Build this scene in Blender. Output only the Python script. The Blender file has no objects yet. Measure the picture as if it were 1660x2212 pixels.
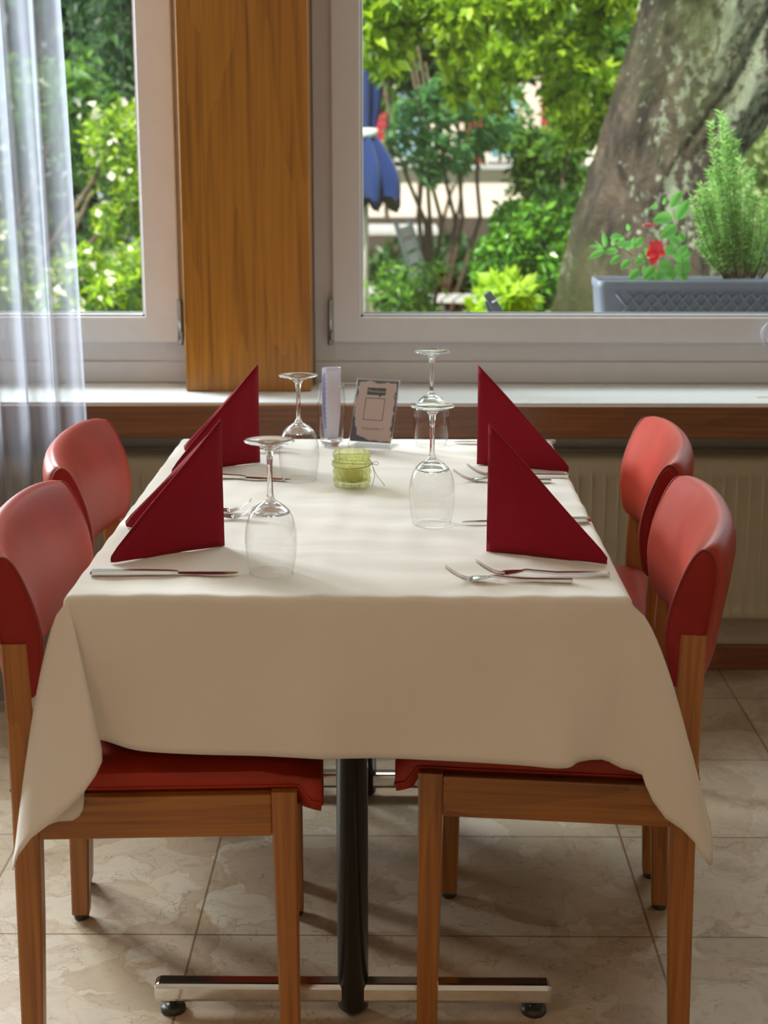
import bpy, bmesh, math, random
import numpy as np
from mathutils import Vector, Matrix
random.seed(7); R = math.radians; PI = math.pi
rng = np.random.default_rng(11)

# ---------------- camera, world, lights, exposure ----------------
F, CX, CY = 3322.0, 830.0, 1106.0
TH = R(13.39); YAW = math.atan(34 / 3322.0); CAMZ = 1.363
scene = bpy.context.scene
cam_d = bpy.data.cameras.new('camera'); cam = bpy.data.objects.new('camera', cam_d)
scene.collection.objects.link(cam); scene.camera = cam
cam.location = (0, 0, CAMZ); cam.rotation_euler = (PI / 2 - TH, 0, YAW)
cam_d.sensor_fit = 'VERTICAL'; cam_d.sensor_height = 36; cam_d.lens = 36 * F / 2212
cam_d.clip_start = 0.05; cam_d.clip_end = 200
cam_d.dof.use_dof = True; cam_d.dof.focus_distance = 2.55; cam_d.dof.aperture_fstop = 5.0
MW = Matrix.Rotation(YAW, 3, 'Z') @ Matrix.Rotation(PI / 2 - TH, 3, 'X')

def P(px, py, y=None, z=None):
    """point of the place seen at a photo pixel, on the plane Y=y or Z=z"""
    d = MW @ Vector(((px - CX) / F, -(py - CY) / F, -1.0))
    t = (y / d.y) if y is not None else ((z - CAMZ) / d.z)
    return Vector((0, 0, CAMZ)) + d * t

scene.view_settings.view_transform = 'Standard'; scene.view_settings.look = 'None'
scene.view_settings.gamma = 1; scene.view_settings.use_curve_mapping = False
scene.view_settings.exposure = 0.0

w = bpy.data.worlds.new('sky'); scene.world = w; w.use_nodes = True
bg = w.node_tree.nodes['Background']; bg.inputs[0].default_value = (0.80, 0.92, 1.0, 1); bg.inputs[1].default_value = 1.3

def light(kind, name, loc, rot, energy, color, **kw):
    d = bpy.data.lights.new(name, kind); d.energy = energy; d.color = color
    for k, v in kw.items(): setattr(d, k, v)
    o = bpy.data.objects.new(name, d); scene.collection.objects.link(o)
    o.location = loc; o.rotation_euler = rot
    return o
def aim(o, tgt):
    o.rotation_euler = (Vector(tgt) - o.location).to_track_quat('-Z', 'Y').to_euler()
sun = light('SUN', 'sun', (0, 0, 8), (R(36), R(-14), 0), 8.5, (1.0, 0.95, 0.84), angle=R(0.6))
# daylight entering through the wide left window (stands outside it) and through the right one
wl = light('AREA', 'daylight_left_window', (-2.15, 4.8, 2.6), (0, 0, 0), 185, (0.88, 0.95, 1.0), shape='RECTANGLE', size=1.0, size_y=.7)
aim(wl, (-0.2, 2.4, 0.7))
wl2 = light('AREA', 'daylight_left_window_low', (-3.1, 4.9, 1.6), (0, 0, 0), 300, (0.90, 0.95, 1.0), shape='RECTANGLE', size=.8, size_y=.8)
aim(wl2, (-0.5, 2.3, 0.2))
wr = light('AREA', 'daylight_right_window', (0.9, 4.6, 2.45), (0, 0, 0), 40, (0.88, 0.95, 1.0), shape='RECTANGLE', size=2.2, size_y=0.7)
aim(wr, (0.1, 2.6, 0.75))
# warm ceiling lamps of the dining room, behind the viewer
for i, (lx, ly, le) in enumerate(((-1.3, 0.5, 6.5), (1.2, 0.4, 6.5), (0.0, -1.6, 11))):
    light('AREA', 'ceiling_lamp_light', (lx, ly, 2.5), (0, 0, 0), le, (1.0, 0.64, 0.36), shape='DISK', size=0.6)

# ---------------- helpers ----------------
COL = scene.collection
def tag(o, label=None, cat=None, group=None, kind=None):
    if label: o['label'] = label
    if cat: o['category'] = cat
    if group: o['group'] = group
    if kind: o['kind'] = kind
    return o
def empty(name, loc=(0, 0, 0), rz=0.0, label=None, cat=None, group=None):
    o = bpy.data.objects.new(name, None); COL.objects.link(o); o.empty_display_size = 0.05
    o.location = loc; o.rotation_euler = (0, 0, rz)
    return tag(o, label, cat, group)
def copy_tree(o, parent=None):
    c = o.copy(); COL.objects.link(c)
    if parent is not None: c.parent = parent
    for ch in list(o.children): copy_tree(ch, c)
    return c

class MB:
    def __init__(s): s.v = []; s.f = []; s.sm = []
    def add(s, vs, fs, smooth=True):
        b = len(s.v); s.v += [tuple(v) for v in vs]
        s.f += [tuple(i + b for i in f) for f in fs]; s.sm += [smooth] * len(fs)
    def bm(s, bm, smooth=False, M=None):
        if M is not None: bmesh.ops.transform(bm, matrix=M, verts=bm.verts)
        bm.verts.index_update()
        s.add([v.co[:] for v in bm.verts], [[v.index for v in f.verts] for f in bm.faces], smooth); bm.free()
    def box(s, x0, x1, y0, y1, z0, z1, bev=0.0, seg=2, M=None, smooth=False):
        bm = bmesh.new(); bmesh.ops.create_cube(bm, size=1)
        bmesh.ops.scale(bm, vec=(x1 - x0, y1 - y0, z1 - z0), verts=bm.verts)
        bmesh.ops.translate(bm, vec=((x0 + x1) / 2, (y0 + y1) / 2, (z0 + z1) / 2), verts=bm.verts)
        if bev > 0: bmesh.ops.bevel(bm, geom=list(bm.edges), offset=bev, segments=seg, affect='EDGES', profile=0.5)
        s.bm(bm, smooth, M); return s
    def rings(s, rings, cap=True, closed=True, smooth=True, loop=False):
        n = len(rings[0]); vs = [p for r in rings for p in r]; fs = []
        m = len(rings)
        for i in range(m if loop else m - 1):
            for j in range(n if closed else n - 1):
                k = (j + 1) % n; i2 = (i + 1) % m
                fs.append((i * n + j, i * n + k, i2 * n + k, i2 * n + j))
        if cap and not loop:
            fs.append(tuple(range(n))[::-1]); fs.append(tuple(range((m - 1) * n, m * n)))
        s.add(vs, fs, smooth); return s
    def lathe(s, prof, seg=32, cap=False, c=(0, 0, 0)):
        rs = [[(c[0] + r * math.cos(2 * PI * j / seg), c[1] + r * math.sin(2 * PI * j / seg), c[2] + z) for j in range(seg)] for r, z in prof]
        return s.rings(rs, cap=cap)
    def tube(s, pts, rad, seg=8, cap=True, closed=False):
        pts = [Vector(p) for p in pts]; n = len(pts); rs = []
        up = Vector((0, 0, 1)); t0 = (pts[1] - pts[0]).normalized()
        if abs(t0.dot(up)) > 0.9: up = Vector((1, 0, 0))
        nrm = t0.cross(up).normalized()
        for i in range(n):
            if closed: t = (pts[(i + 1) % n] - pts[i - 1])
            else: t = pts[min(i + 1, n - 1)] - pts[max(i - 1, 0)]
            if t.length < 1e-9: t = t0
            t.normalize(); nrm = (nrm - t * nrm.dot(t))
            if nrm.length < 1e-6: nrm = t.orthogonal()
            nrm.normalize(); b = t.cross(nrm)
            r = rad[i] if hasattr(rad, '__len__') else rad
            rs.append([tuple(pts[i] + (nrm * math.cos(2 * PI * k / seg) + b * math.sin(2 * PI * k / seg)) * r) for k in range(seg)])
        return s.rings(rs, cap=cap and not closed, loop=closed)
    def build(s, name, m, parent=None, loc=None):
        me = bpy.data.meshes.new(name); me.from_pydata(s.v, [], s.f); me.update()
        me.polygons.foreach_set('use_smooth', s.sm)
        bm = bmesh.new(); bm.from_mesh(me); bmesh.ops.recalc_face_normals(bm, faces=bm.faces); bm.to_mesh(me); bm.free()
        me.polygons.foreach_set('use_smooth', s.sm)
        o = bpy.data.objects.new(name, me); COL.objects.link(o)
        if m: me.materials.append(m)
        if parent is not None: o.parent = parent
        if loc is not None: o.location = loc
        return o

# ---------------- materials ----------------
def newmat(name):
    m = bpy.data.materials.new(name); m.use_nodes = True
    nt = m.node_tree; return m, nt, nt.nodes['Principled BSDF']
def N(nt, t, **kw):
    n = nt.nodes.new(t)
    for k, v in kw.items(): setattr(n, k, v)
    return n
def c4(c): return (c[0], c[1], c[2], 1)
def ramp(nt, fac, stops):
    r = nt.nodes.new('ShaderNodeValToRGB'); e = r.color_ramp.elements
    e[0].position, e[0].color = stops[0][0], c4(stops[0][1]); e[1].position, e[1].color = stops[-1][0], c4(stops[-1][1])
    for p, c in stops[1:-1]:
        x = e.new(p); x.color = c4(c)
    nt.links.new(fac, r.inputs[0]); return r.outputs[0]
def coords(nt, scale=(1, 1, 1), loc=(0, 0, 0), kind='Object'):
    tc = nt.nodes.new('ShaderNodeTexCoord'); mp = nt.nodes.new('ShaderNodeMapping')
    mp.inputs['Scale'].default_value = scale; mp.inputs['Location'].default_value = loc
    nt.links.new(tc.outputs[kind], mp.inputs[0]); return mp.outputs[0]
def bump(nt, bs, h, st=0.3, dist=0.002):
    b = nt.nodes.new('ShaderNodeBump'); b.inputs['Strength'].default_value = st; b.inputs['Distance'].default_value = dist
    nt.links.new(h, b.inputs['Height']); nt.links.new(b.outputs[0], bs.inputs['Normal'])
def simple(name, col, rough=0.5, metal=0.0, var=0.08, scale=30, bst=0.1, coat=0.0, spec=0.5):
    m, nt, b = newmat(name); b.inputs['Roughness'].default_value = rough; b.inputs['Metallic'].default_value = metal
    b.inputs['Coat Weight'].default_value = coat; b.inputs['Specular IOR Level'].default_value = spec
    v = coords(nt); n = N(nt, 'ShaderNodeTexNoise'); n.inputs['Scale'].default_value = scale; n.inputs['Detail'].default_value = 3
    nt.links.new(v, n.inputs['Vector'])
    lo = [max(0, x * (1 - var)) for x in col]; hi = [min(1, x * (1 + var)) for x in col]
    nt.links.new(ramp(nt, n.outputs['Fac'], [(0.3, lo), (0.7, hi)]), b.inputs['Base Color'])
    if bst > 0: bump(nt, b, n.outputs['Fac'], bst, 0.001)
    return m
def wood(name, dark, mid, light_, axis='Z', rough=0.38, coat=0.25, fine=1.0):
    m, nt, b = newmat(name); b.inputs['Roughness'].default_value = rough; b.inputs['Coat Weight'].default_value = coat
    b.inputs['Coat Roughness'].default_value = 0.25
    big = {'Z': (9, 9, .8), 'X': (.8, 9, 9), 'Y': (9, .8, 9)}[axis]
    fn = {'Z': (130, 130, 3.5), 'X': (3.5, 130, 130), 'Y': (130, 3.5, 130)}[axis]
    n1 = N(nt, 'ShaderNodeTexNoise'); nt.links.new(coords(nt, [x * fine for x in big]), n1.inputs['Vector']); n1.inputs['Scale'].default_value = 1; n1.inputs['Detail'].default_value = 2
    wv = N(nt, 'ShaderNodeMath', operation='MULTIPLY'); wv.inputs[1].default_value = 9.0; nt.links.new(n1.outputs['Fac'], wv.inputs[0])
    sn = N(nt, 'ShaderNodeMath', operation='FRACT'); nt.links.new(wv.outputs[0], sn.inputs[0])
    n2 = N(nt, 'ShaderNodeTexNoise'); nt.links.new(coords(nt, [x * fine for x in fn]), n2.inputs['Vector']); n2.inputs['Scale'].default_value = 1; n2.inputs['Detail'].default_value = 3
    mx = N(nt, 'ShaderNodeMath', operation='MULTIPLY_ADD'); nt.links.new(sn.outputs[0], mx.inputs[0]); mx.inputs[1].default_value = 0.16
    m2 = N(nt, 'ShaderNodeMath', operation='MULTIPLY'); nt.links.new(n2.outputs['Fac'], m2.inputs[0]); m2.inputs[1].default_value = 0.85
    nt.links.new(m2.outputs[0], mx.inputs[2])
    nt.links.new(ramp(nt, mx.outputs[0], [(0.2, dark), (0.5, mid), (0.85, light_)]), b.inputs['Base Color'])
    bump(nt, b, n2.outputs['Fac'], 0.12, 0.0008)
    return m
def leafmat(name, cols, trans=0.45, rough=0.42):
    m, nt, b = newmat(name); out = nt.nodes['Material Output']
    g = N(nt, 'ShaderNodeNewGeometry'); col = ramp(nt, g.outputs['Random Per Island'], [(i / (len(cols) - 1), c) for i, c in enumerate(cols)])
    nt.links.new(col, b.inputs['Base Color']); b.inputs['Roughness'].default_value = rough
    t = N(nt, 'ShaderNodeBsdfTranslucent'); hs = N(nt, 'ShaderNodeHueSaturation'); hs.inputs['Value'].default_value = 1.5; hs.inputs['Hue'].default_value = 0.485
    nt.links.new(col, hs.inputs['Color']); nt.links.new(hs.outputs[0], t.inputs[0])
    mx = N(nt, 'ShaderNodeMixShader'); mx.inputs[0].default_value = trans
    nt.links.new(b.outputs[0], mx.inputs[1]); nt.links.new(t.outputs[0], mx.inputs[2]); nt.links.new(mx.outputs[0], out.inputs[0])
    return m
def thin_glass(name, tint=(1, 1, 1), edge=0.55, face=0.03, rough=0.02, haze=0.0):
    """thin clear sheet: see-through face on, more mirror-like at grazing view"""
    m, nt, b = newmat(name); out = nt.nodes['Material Output']; nt.nodes.remove(b)
    tr = N(nt, 'ShaderNodeBsdfTransparent'); tr.inputs[0].default_value = c4(tint)
    gl = N(nt, 'ShaderNodeBsdfGlossy'); gl.inputs['Roughness'].default_value = rough
    lw = N(nt, 'ShaderNodeLayerWeight'); lw.inputs[0].default_value = 0.25
    mr = N(nt, 'ShaderNodeMapRange'); mr.inputs[3].default_value = face; mr.inputs[4].default_value = edge
    pw = N(nt, 'ShaderNodeMath', operation='POWER'); pw.inputs[1].default_value = 1.6
    nt.links.new(lw.outputs['Facing'], pw.inputs[0]); nt.links.new(pw.outputs[0], mr.inputs[0])
    mx = N(nt, 'ShaderNodeMixShader'); nt.links.new(mr.outputs[0], mx.inputs[0])
    nt.links.new(tr.outputs[0], mx.inputs[1]); nt.links.new(gl.outputs[0], mx.inputs[2])
    last = mx.outputs[0]
    if haze > 0:
        df = N(nt, 'ShaderNodeBsdfDiffuse'); df.inputs[0].default_value = (.8, .85, .9, 1)
        m2 = N(nt, 'ShaderNodeMixShader'); m2.inputs[0].default_value = haze
        nt.links.new(last, m2.inputs[1]); nt.links.new(df.outputs[0], m2.inputs[2]); last = m2.outputs[0]
    nt.links.new(last, out.inputs[0]); return m
def solid_glass(name, col=(1, 1, 1), ior=1.5, rough=0.0, mixt=0.0):
    m, nt, b = newmat(name); b.inputs['Base Color'].default_value = c4(col); b.inputs['Transmission Weight'].default_value = 1
    b.inputs['IOR'].default_value = ior; b.inputs['Roughness'].default_value = rough
    if mixt > 0:
        out = nt.nodes['Material Output']; tr = N(nt, 'ShaderNodeBsdfTransparent'); tr.inputs[0].default_value = c4(col)
        mx = N(nt, 'ShaderNodeMixShader'); mx.inputs[0].default_value = mixt
        nt.links.new(b.outputs[0], mx.inputs[1]); nt.links.new(tr.outputs[0], mx.inputs[2]); nt.links.new(mx.outputs[0], out.inputs[0])
    return m

def floor_mat():
    m, nt, b = newmat('marble_tiles'); b.inputs['Roughness'].default_value = 0.3
    v = coords(nt); L = nt.links
    nz = N(nt, 'ShaderNodeTexNoise'); nz.inputs['Scale'].default_value = 5; nz.inputs['Detail'].default_value = 5; L.new(v, nz.inputs['Vector'])
    wp = N(nt, 'ShaderNodeMixRGB', blend_type='ADD'); wp.inputs[0].default_value = 0.34; L.new(v, wp.inputs[1]); L.new(nz.outputs['Color'], wp.inputs[2])
    vo = N(nt, 'ShaderNodeTexVoronoi'); vo.inputs['Scale'].default_value = 9; L.new(wp.outputs[0], vo.inputs['Vector'])
    sp = N(nt, 'ShaderNodeSeparateColor'); L.new(vo.outputs['Color'], sp.inputs[0])
    patch = ramp(nt, sp.outputs[0], [(0.0, (.45, .34, .235)), (0.35, (.52, .42, .31)), (0.6, (.59, .50, .39)), (0.85, (.49, .38, .265)), (1.0, (.64, .56, .45))])
    n2 = N(nt, 'ShaderNodeTexNoise'); n2.inputs['Scale'].default_value = 14; n2.inputs['Detail'].default_value = 8; n2.inputs['Roughness'].default_value = .65; L.new(wp.outputs[0], n2.inputs['Vector'])
    cl = ramp(nt, n2.outputs['Fac'], [(0.25, (.62, .52, .42)), (0.5, (1, 1, 1)), (0.75, (.86, .80, .72))])
    mu = N(nt, 'ShaderNodeMixRGB', blend_type='MULTIPLY'); mu.inputs[0].default_value = 0.85; L.new(patch, mu.inputs[1]); L.new(cl, mu.inputs[2])
    ve = N(nt, 'ShaderNodeTexVoronoi', feature='DISTANCE_TO_EDGE'); ve.inputs['Scale'].default_value = 9; L.new(wp.outputs[0], ve.inputs['Vector'])
    nv = N(nt, 'ShaderNodeTexNoise'); nv.inputs['Scale'].default_value = 7; L.new(v, nv.inputs['Vector'])
    th = N(nt, 'ShaderNodeMath', operation='MULTIPLY_ADD'); th.inputs[1].default_value = 0.12; th.inputs[2].default_value = -0.03; L.new(nv.outputs['Fac'], th.inputs[0])
    lt = N(nt, 'ShaderNodeMath', operation='LESS_THAN'); L.new(ve.outputs['Distance'], lt.inputs[0]); L.new(th.outputs[0], lt.inputs[1])
    sc = N(nt, 'ShaderNodeMath', operation='MULTIPLY'); sc.inputs[1].default_value = 0.35; L.new(lt.outputs[0], sc.inputs[0])
    m3 = N(nt, 'ShaderNodeMixRGB'); L.new(sc.outputs[0], m3.inputs[0]); L.new(mu.outputs[0], m3.inputs[1]); m3.inputs[2].default_value = (.42, .27, .15, 1)
    # fine cracks
    v2 = N(nt, 'ShaderNodeTexVoronoi', feature='DISTANCE_TO_EDGE'); v2.inputs['Scale'].default_value = 26; L.new(wp.outputs[0], v2.inputs['Vector'])
    l2 = N(nt, 'ShaderNodeMath', operation='LESS_THAN'); l2.inputs[1].default_value = 0.022; L.new(v2.outputs['Distance'], l2.inputs[0])
    n5 = N(nt, 'ShaderNodeTexNoise'); n5.inputs['Scale'].default_value = 11; L.new(v, n5.inputs['Vector'])
    g5 = N(nt, 'ShaderNodeMath', operation='GREATER_THAN'); g5.inputs[1].default_value = 0.53; L.new(n5.outputs['Fac'], g5.inputs[0])
    s5 = N(nt, 'ShaderNodeMath', operation='MULTIPLY'); L.new(l2.outputs[0], s5.inputs[0]); L.new(g5.outputs[0], s5.inputs[1])
    s6 = N(nt, 'ShaderNodeMath', operation='MULTIPLY'); s6.inputs[1].default_value = 0.5; L.new(s5.outputs[0], s6.inputs[0])
    m4 = N(nt, 'ShaderNodeMixRGB'); L.new(s6.outputs[0], m4.inputs[0]); L.new(m3.outputs[0], m4.inputs[1]); m4.inputs[2].default_value = (.22, .17, .12, 1)
    # joints
    T = 0.405
    br = N(nt, 'ShaderNodeTexBrick'); br.offset = 0; br.squash = 1
    L.new(coords(nt, loc=(0.36 + T * 10, -2.48 + T * 20, 0)), br.inputs['Vector'])
    br.inputs['Scale'].default_value = 1; br.inputs['Mortar Size'].default_value = 0.0022; br.inputs['Mortar Smooth'].default_value = 0
    br.inputs['Brick Width'].default_value = T; br.inputs['Row Height'].default_value = T
    br.inputs['Color1'].default_value = (1, 1, 1, 1); br.inputs['Color2'].default_value = (.86, .82, .78, 1); br.inputs['Mortar'].default_value = (.45, .36, .26, 1)
    m5 = N(nt, 'ShaderNodeMixRGB', blend_type='MULTIPLY'); m5.inputs[0].default_value = 1; L.new(m4.outputs[0], m5.inputs[1]); L.new(br.outputs['Color'], m5.inputs[2])
    L.new(m5.outputs[0], b.inputs['Base Color'])
    bump(nt, b, n2.outputs['Fac'], 0.05, 0.0005)
    return m

def leather(name, col):
    m, nt, b = newmat(name); b.inputs['Roughness'].default_value = 0.40; b.inputs['Specular IOR Level'].default_value = .34
    v = coords(nt); vo = N(nt, 'ShaderNodeTexVoronoi', feature='DISTANCE_TO_EDGE'); vo.inputs['Scale'].default_value = 420; nt.links.new(v, vo.inputs['Vector'])
    n = N(nt, 'ShaderNodeTexNoise'); n.inputs['Scale'].default_value = 9; n.inputs['Detail'].default_value = 6; nt.links.new(v, n.inputs['Vector'])
    nt.links.new(ramp(nt, n.outputs['Fac'], [(.3, [x * .86 for x in col]), (.7, [min(1, x * 1.12) for x in col])]), b.inputs['Base Color'])
    ad = N(nt, 'ShaderNodeMath', operation='ADD'); mm = N(nt, 'ShaderNodeMath', operation='MULTIPLY'); mm.inputs[1].default_value = 2.5
    nt.links.new(n.outputs['Fac'], mm.inputs[0]); nt.links.new(mm.outputs[0], ad.inputs[0]); nt.links.new(vo.outputs['Distance'], ad.inputs[1])
    bump(nt, b, ad.outputs[0], 0.18, 0.0012); return m

def cloth_mat(name, col, wscale=900, rough=0.85, sheen=0.2, wr=0.25, tr=0.0):
    m, nt, b = newmat(name); b.inputs['Roughness'].default_value = rough; b.inputs['Sheen Weight'].default_value = sheen
    b.inputs['Specular IOR Level'].default_value = 0.2
    b.inputs['Base Color'].default_value = c4(col); v = coords(nt)
    n = N(nt, 'ShaderNodeTexNoise'); n.inputs['Scale'].default_value = wscale; nt.links.new(v, n.inputs['Vector'])
    n2 = N(nt, 'ShaderNodeTexNoise'); n2.inputs['Scale'].default_value = 4.5; n2.inputs['Detail'].default_value = 2; n2.inputs['Distortion'].default_value = 1.0
    nt.links.new(coords(nt, (1, 2.2, 1)), n2.inputs['Vector'])
    ad = N(nt, 'ShaderNodeMath', operation='MULTIPLY_ADD'); ad.inputs[1].default_value = 12.0
    nt.links.new(n2.outputs['Fac'], ad.inputs[0]); nt.links.new(n.outputs['Fac'], ad.inputs[2])
    bump(nt, b, ad.outputs[0], wr, 0.0006)
    if tr > 0:
        out = nt.nodes['Material Output']; t = N(nt, 'ShaderNodeBsdfTranslucent'); t.inputs[0].default_value = c4(col)
        mx = N(nt, 'ShaderNodeMixShader'); mx.inputs[0].default_value = tr
        nt.links.new(b.outputs[0], mx.inputs[1]); nt.links.new(t.outputs[0], mx.inputs[2]); nt.links.new(mx.outputs[0], out.inputs[0])
    return m

M = {}
M['floor'] = floor_mat()
M['wall'] = simple('cream_plaster', (.52, .46, .37), 0.8, var=.04, scale=60)
M['ceiling'] = simple('white_ceiling', (.75, .72, .66), 0.9, var=.03)
M['sill'] = simple('white_sill', (.78, .79, .78), 0.35, var=.02, bst=.02)
M['frame'] = simple('white_window_plastic', (.66, .63, .63), 0.35, var=.02, bst=.02)
M['gasket'] = simple('rubber_seal', (.25, .27, .28), 0.5)
M['post'] = wood('golden_wood', (.20, .070, .003), (.40, .155, .008), (.52, .215, .016), 'Z', rough=.36, fine=.8)
M['rail'] = wood('brown_rail_wood', (.09, .028, .006), (.17, .058, .012), (.24, .09, .022), 'X', rough=.4)
M['chairwood'] = wood('chair_beech', (.17, .052, .007), (.34, .12, .018), (.45, .18, .035), 'Z', rough=.38)
M['chairrail'] = wood('chair_rail_beech', (.17, .052, .007), (.34, .12, .018), (.45, .18, .035), 'X', rough=.38)
M['base'] = wood('baseboard_wood', (.12, .035, .012), (.20, .06, .02), (.26, .09, .03), 'X')
M['leather'] = leather('red_leatherette', (.37, .027, .009))
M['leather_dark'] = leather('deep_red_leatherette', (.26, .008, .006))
M['piping'] = simple('dark_red_piping', (.22, .012, .012), .45)
M['cloth'] = cloth_mat('white_tablecloth', (.82, .755, .68), wr=.35, tr=.12)
M['napkin'] = cloth_mat('burgundy_napkin', (.25, .005, .016), wscale=1500, rough=.85, sheen=.05, wr=.5)
M['steel'] = simple('cutlery_steel', (.70, .68, .66), 0.16, 1.0, var=.03, bst=0)
M['chrome'] = simple('polished_chrome', (.78, .77, .75), 0.12, 1.0, var=.02, bst=0)
M['black'] = simple('black_column_paint', (.012, .013, .014), 0.32, var=.1, coat=.3)
M['rubber'] = simple('black_glide', (.03, .026, .024), .45)
M['radiator'] = simple('cream_radiator', (.44, .385, .28), .4, var=.03, bst=.03)
M['hinge'] = simple('hinge_metal', (.42, .44, .44), .3, .9)
M['pane'] = thin_glass('window_glass', (.97, .99, .98), edge=.5, face=.04, haze=.0)
M['wineglass'] = thin_glass('clear_glass_bowl', (.985, .99, .985), edge=.95, face=.025)
M['stemglass'] = solid_glass('clear_glass_stem', (1, 1, 1), 1.48, mixt=.12)
M['acrylic'] = thin_glass('clear_acrylic', (.97, .98, .98), edge=.6, face=.05)
M['green_glass'] = solid_glass('green_pressed_glass', (.90, .94, .66), 1.45, .03, mixt=.5)
M['wax'] = simple('cream_wax', (.82, .74, .50), .5)
M['twine'] = simple('twine', (.32, .24, .12), .9)
M['paper'] = cloth_mat('white_paper', (.80, .78, .88), wr=.05, sheen=0, tr=.2)
M['ink'] = simple('blue_ink', (.22, .24, .50), .8)
M['dark_ink'] = simple('black_ink', (.035, .025, .03), .7)
M['card'] = None

# ---------------- the room ----------------
def struct(name, mb, m, loc=None):
    return tag(mb.build(name, m, loc=loc), kind='structure')
YW, YW2 = 3.93, 4.12
XL, XR, YB, ZC = -3.4, 3.2, -3.0, 2.65
W1 = (-3.2, -0.553); W2 = (-0.222, 2.6); ZS, ZT = 0.74, 2.42
struct('floor', MB().box(XL - .1, XR + .1, YB - .1, YW, -0.06, 0), M['floor'])
struct('ceiling', MB().box(XL - .1, XR + .1, YB - .1, YW2, ZC, ZC + .1), M['ceiling'])
wb = MB()
wb.box(XL, XR, YW, YW2, -0.5, ZS); wb.box(XL, XR, YW, YW2, ZT, ZC)
wb.box(XL, W1[0], YW, YW2, ZS, ZT); wb.box(W1[1], W2[0], 4.0, YW2, ZS, ZT); wb.box(W2[1], XR, YW, YW2, ZS, ZT)
struct('wall_back', wb, M['wall'])
struct('wall_left', MB().box(XL - .1, XL, YB, YW2, -.06, ZC), M['wall'])
struct('wall_right', MB().box(XR, XR + .1, YB, YW2, -.06, ZC), M['wall'])
struct('wall_front', MB().box(XL, XR, YB - .1, YB, -.06, ZC), M['wall'])
struct('baseboard_back', MB().box(XL, XR, YW - .018, YW, 0, .068, .004), M['base'])
# sill board and its wooden front rail
sl = MB().box(XL, XR, 3.68, 3.985, .735, .760, .004); struct('trim_1', sl, M['sill'])
rl = MB().box(XL, XR, 3.668, 3.700, .672, .753, .004); struct('trim_2', rl, M['rail'])
sb = MB().box(XL, XR, 3.985, 4.01, .735, .772, .003)
# pillar panel of golden wood
pp = MB().box(P(390, 423, y=3.84).x, P(668, 423, y=3.84).x, 3.84, 3.999, .7605, ZC, .003); struct('trim_3', pp, M['post'])
struct('trim_4', MB().box(XL, XR, 4.075, 4.50, .80, .86, .004), simple('outer_stone_sill', (.30, .29, .28), .7))

def window(n, x0, x1, sash_edges, label, hinge_x, jamb_l=.03, jamb_r=.03):
    fz0 = .7605
    # fixed frame
    fr = MB()
    fr.box(x0, x1, 3.985, 4.07, fz0, .816, .003); fr.box(x0, x1, 3.995, 4.07, .814, .885, .003)
    fr.box(x0, x1, 3.99, 4.07, ZT - .07, ZT, .003)
    fr.box(x0, x0 + jamb_l + .03, 3.992, 4.07, fz0, ZT, .003); fr.box(x1 - jamb_r - .03, x1, 3.992, 4.07, fz0, ZT, .003)
    root = tag(fr.build('window_%d' % n, M['frame']), label, kind='structure')
    for k, (a, b, gl, gr, hx) in enumerate(sash_edges):
        s = MB(); z0, z1, gz0, gz1 = .869, ZT - .05, .934, ZT - .12
        s.box(a, b, 3.965, 4.045, z0, gz0, .004); s.box(a, b, 3.965, 4.045, gz1, z1, .004)
        s.box(a, gl, 3.965, 4.045, gz0 - .004, gz1 + .004, .004); s.box(gr, b, 3.965, 4.045, gz0 - .004, gz1 + .004, .004)
        # sloped glazing bead
        for q in ((gl, gl + .006, gz0, gz1), (gr - .006, gr, gz0, gz1), (gl, gr, gz0, gz0 + .006), (gl, gr, gz1 - .006, gz1)):
            s.box(q[0], q[1], 3.975, 4.03, q[2], q[3])
        so = s.build('sash', M['frame'], root)
        g = MB().box(gl - .002, gr + .002, 4.000, 4.0015, gz0 - .002, gz1 + .002); g.build('pane', M['pane'], so)
        gg = MB()
        gg.box(gl + .006, gr - .006, 4.0, 4.012, gz0 + .006, gz0 + .009); gg.build('seal', M['gasket'], so)
        if hx:
            h = MB(); z = .875
            h.tube([(hx, 3.962, z + .005), (hx, 3.962, z + .105)], .0065, 12)
            h.tube([(hx, 3.962, z - .012), (hx, 3.962, z + .003)], .0078, 12)
            h.box(hx - .006, hx + .006, 3.965, 3.99, z, z + .1, .002)
            h.tube([(hx + .004, 3.954, z - .006), (hx + .004, 3.954, z + .022)], .0028, 8)
            h.build('hinge', M['hinge'], so)
    return root
gl_l = P(304, 341, y=3.99).x; so_r = P(377, 300, y=3.965).x
window(1, W1[0], W1[1], [(-3.15, -1.86, -3.07, -1.94, None), (-1.84, so_r, -1.76, gl_l, P(389, 690, y=3.96).x)], 'white framed window left of the wooden pillar', None)
s2l = P(716, 341, y=3.965).x; g2l = P(779, 341, y=3.99).x
window(2, W2[0], W2[1], [(s2l, 2.55, g2l, 2.47, P(714, 690, y=3.96).x)], 'large white framed window right of the wooden pillar', None)

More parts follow.
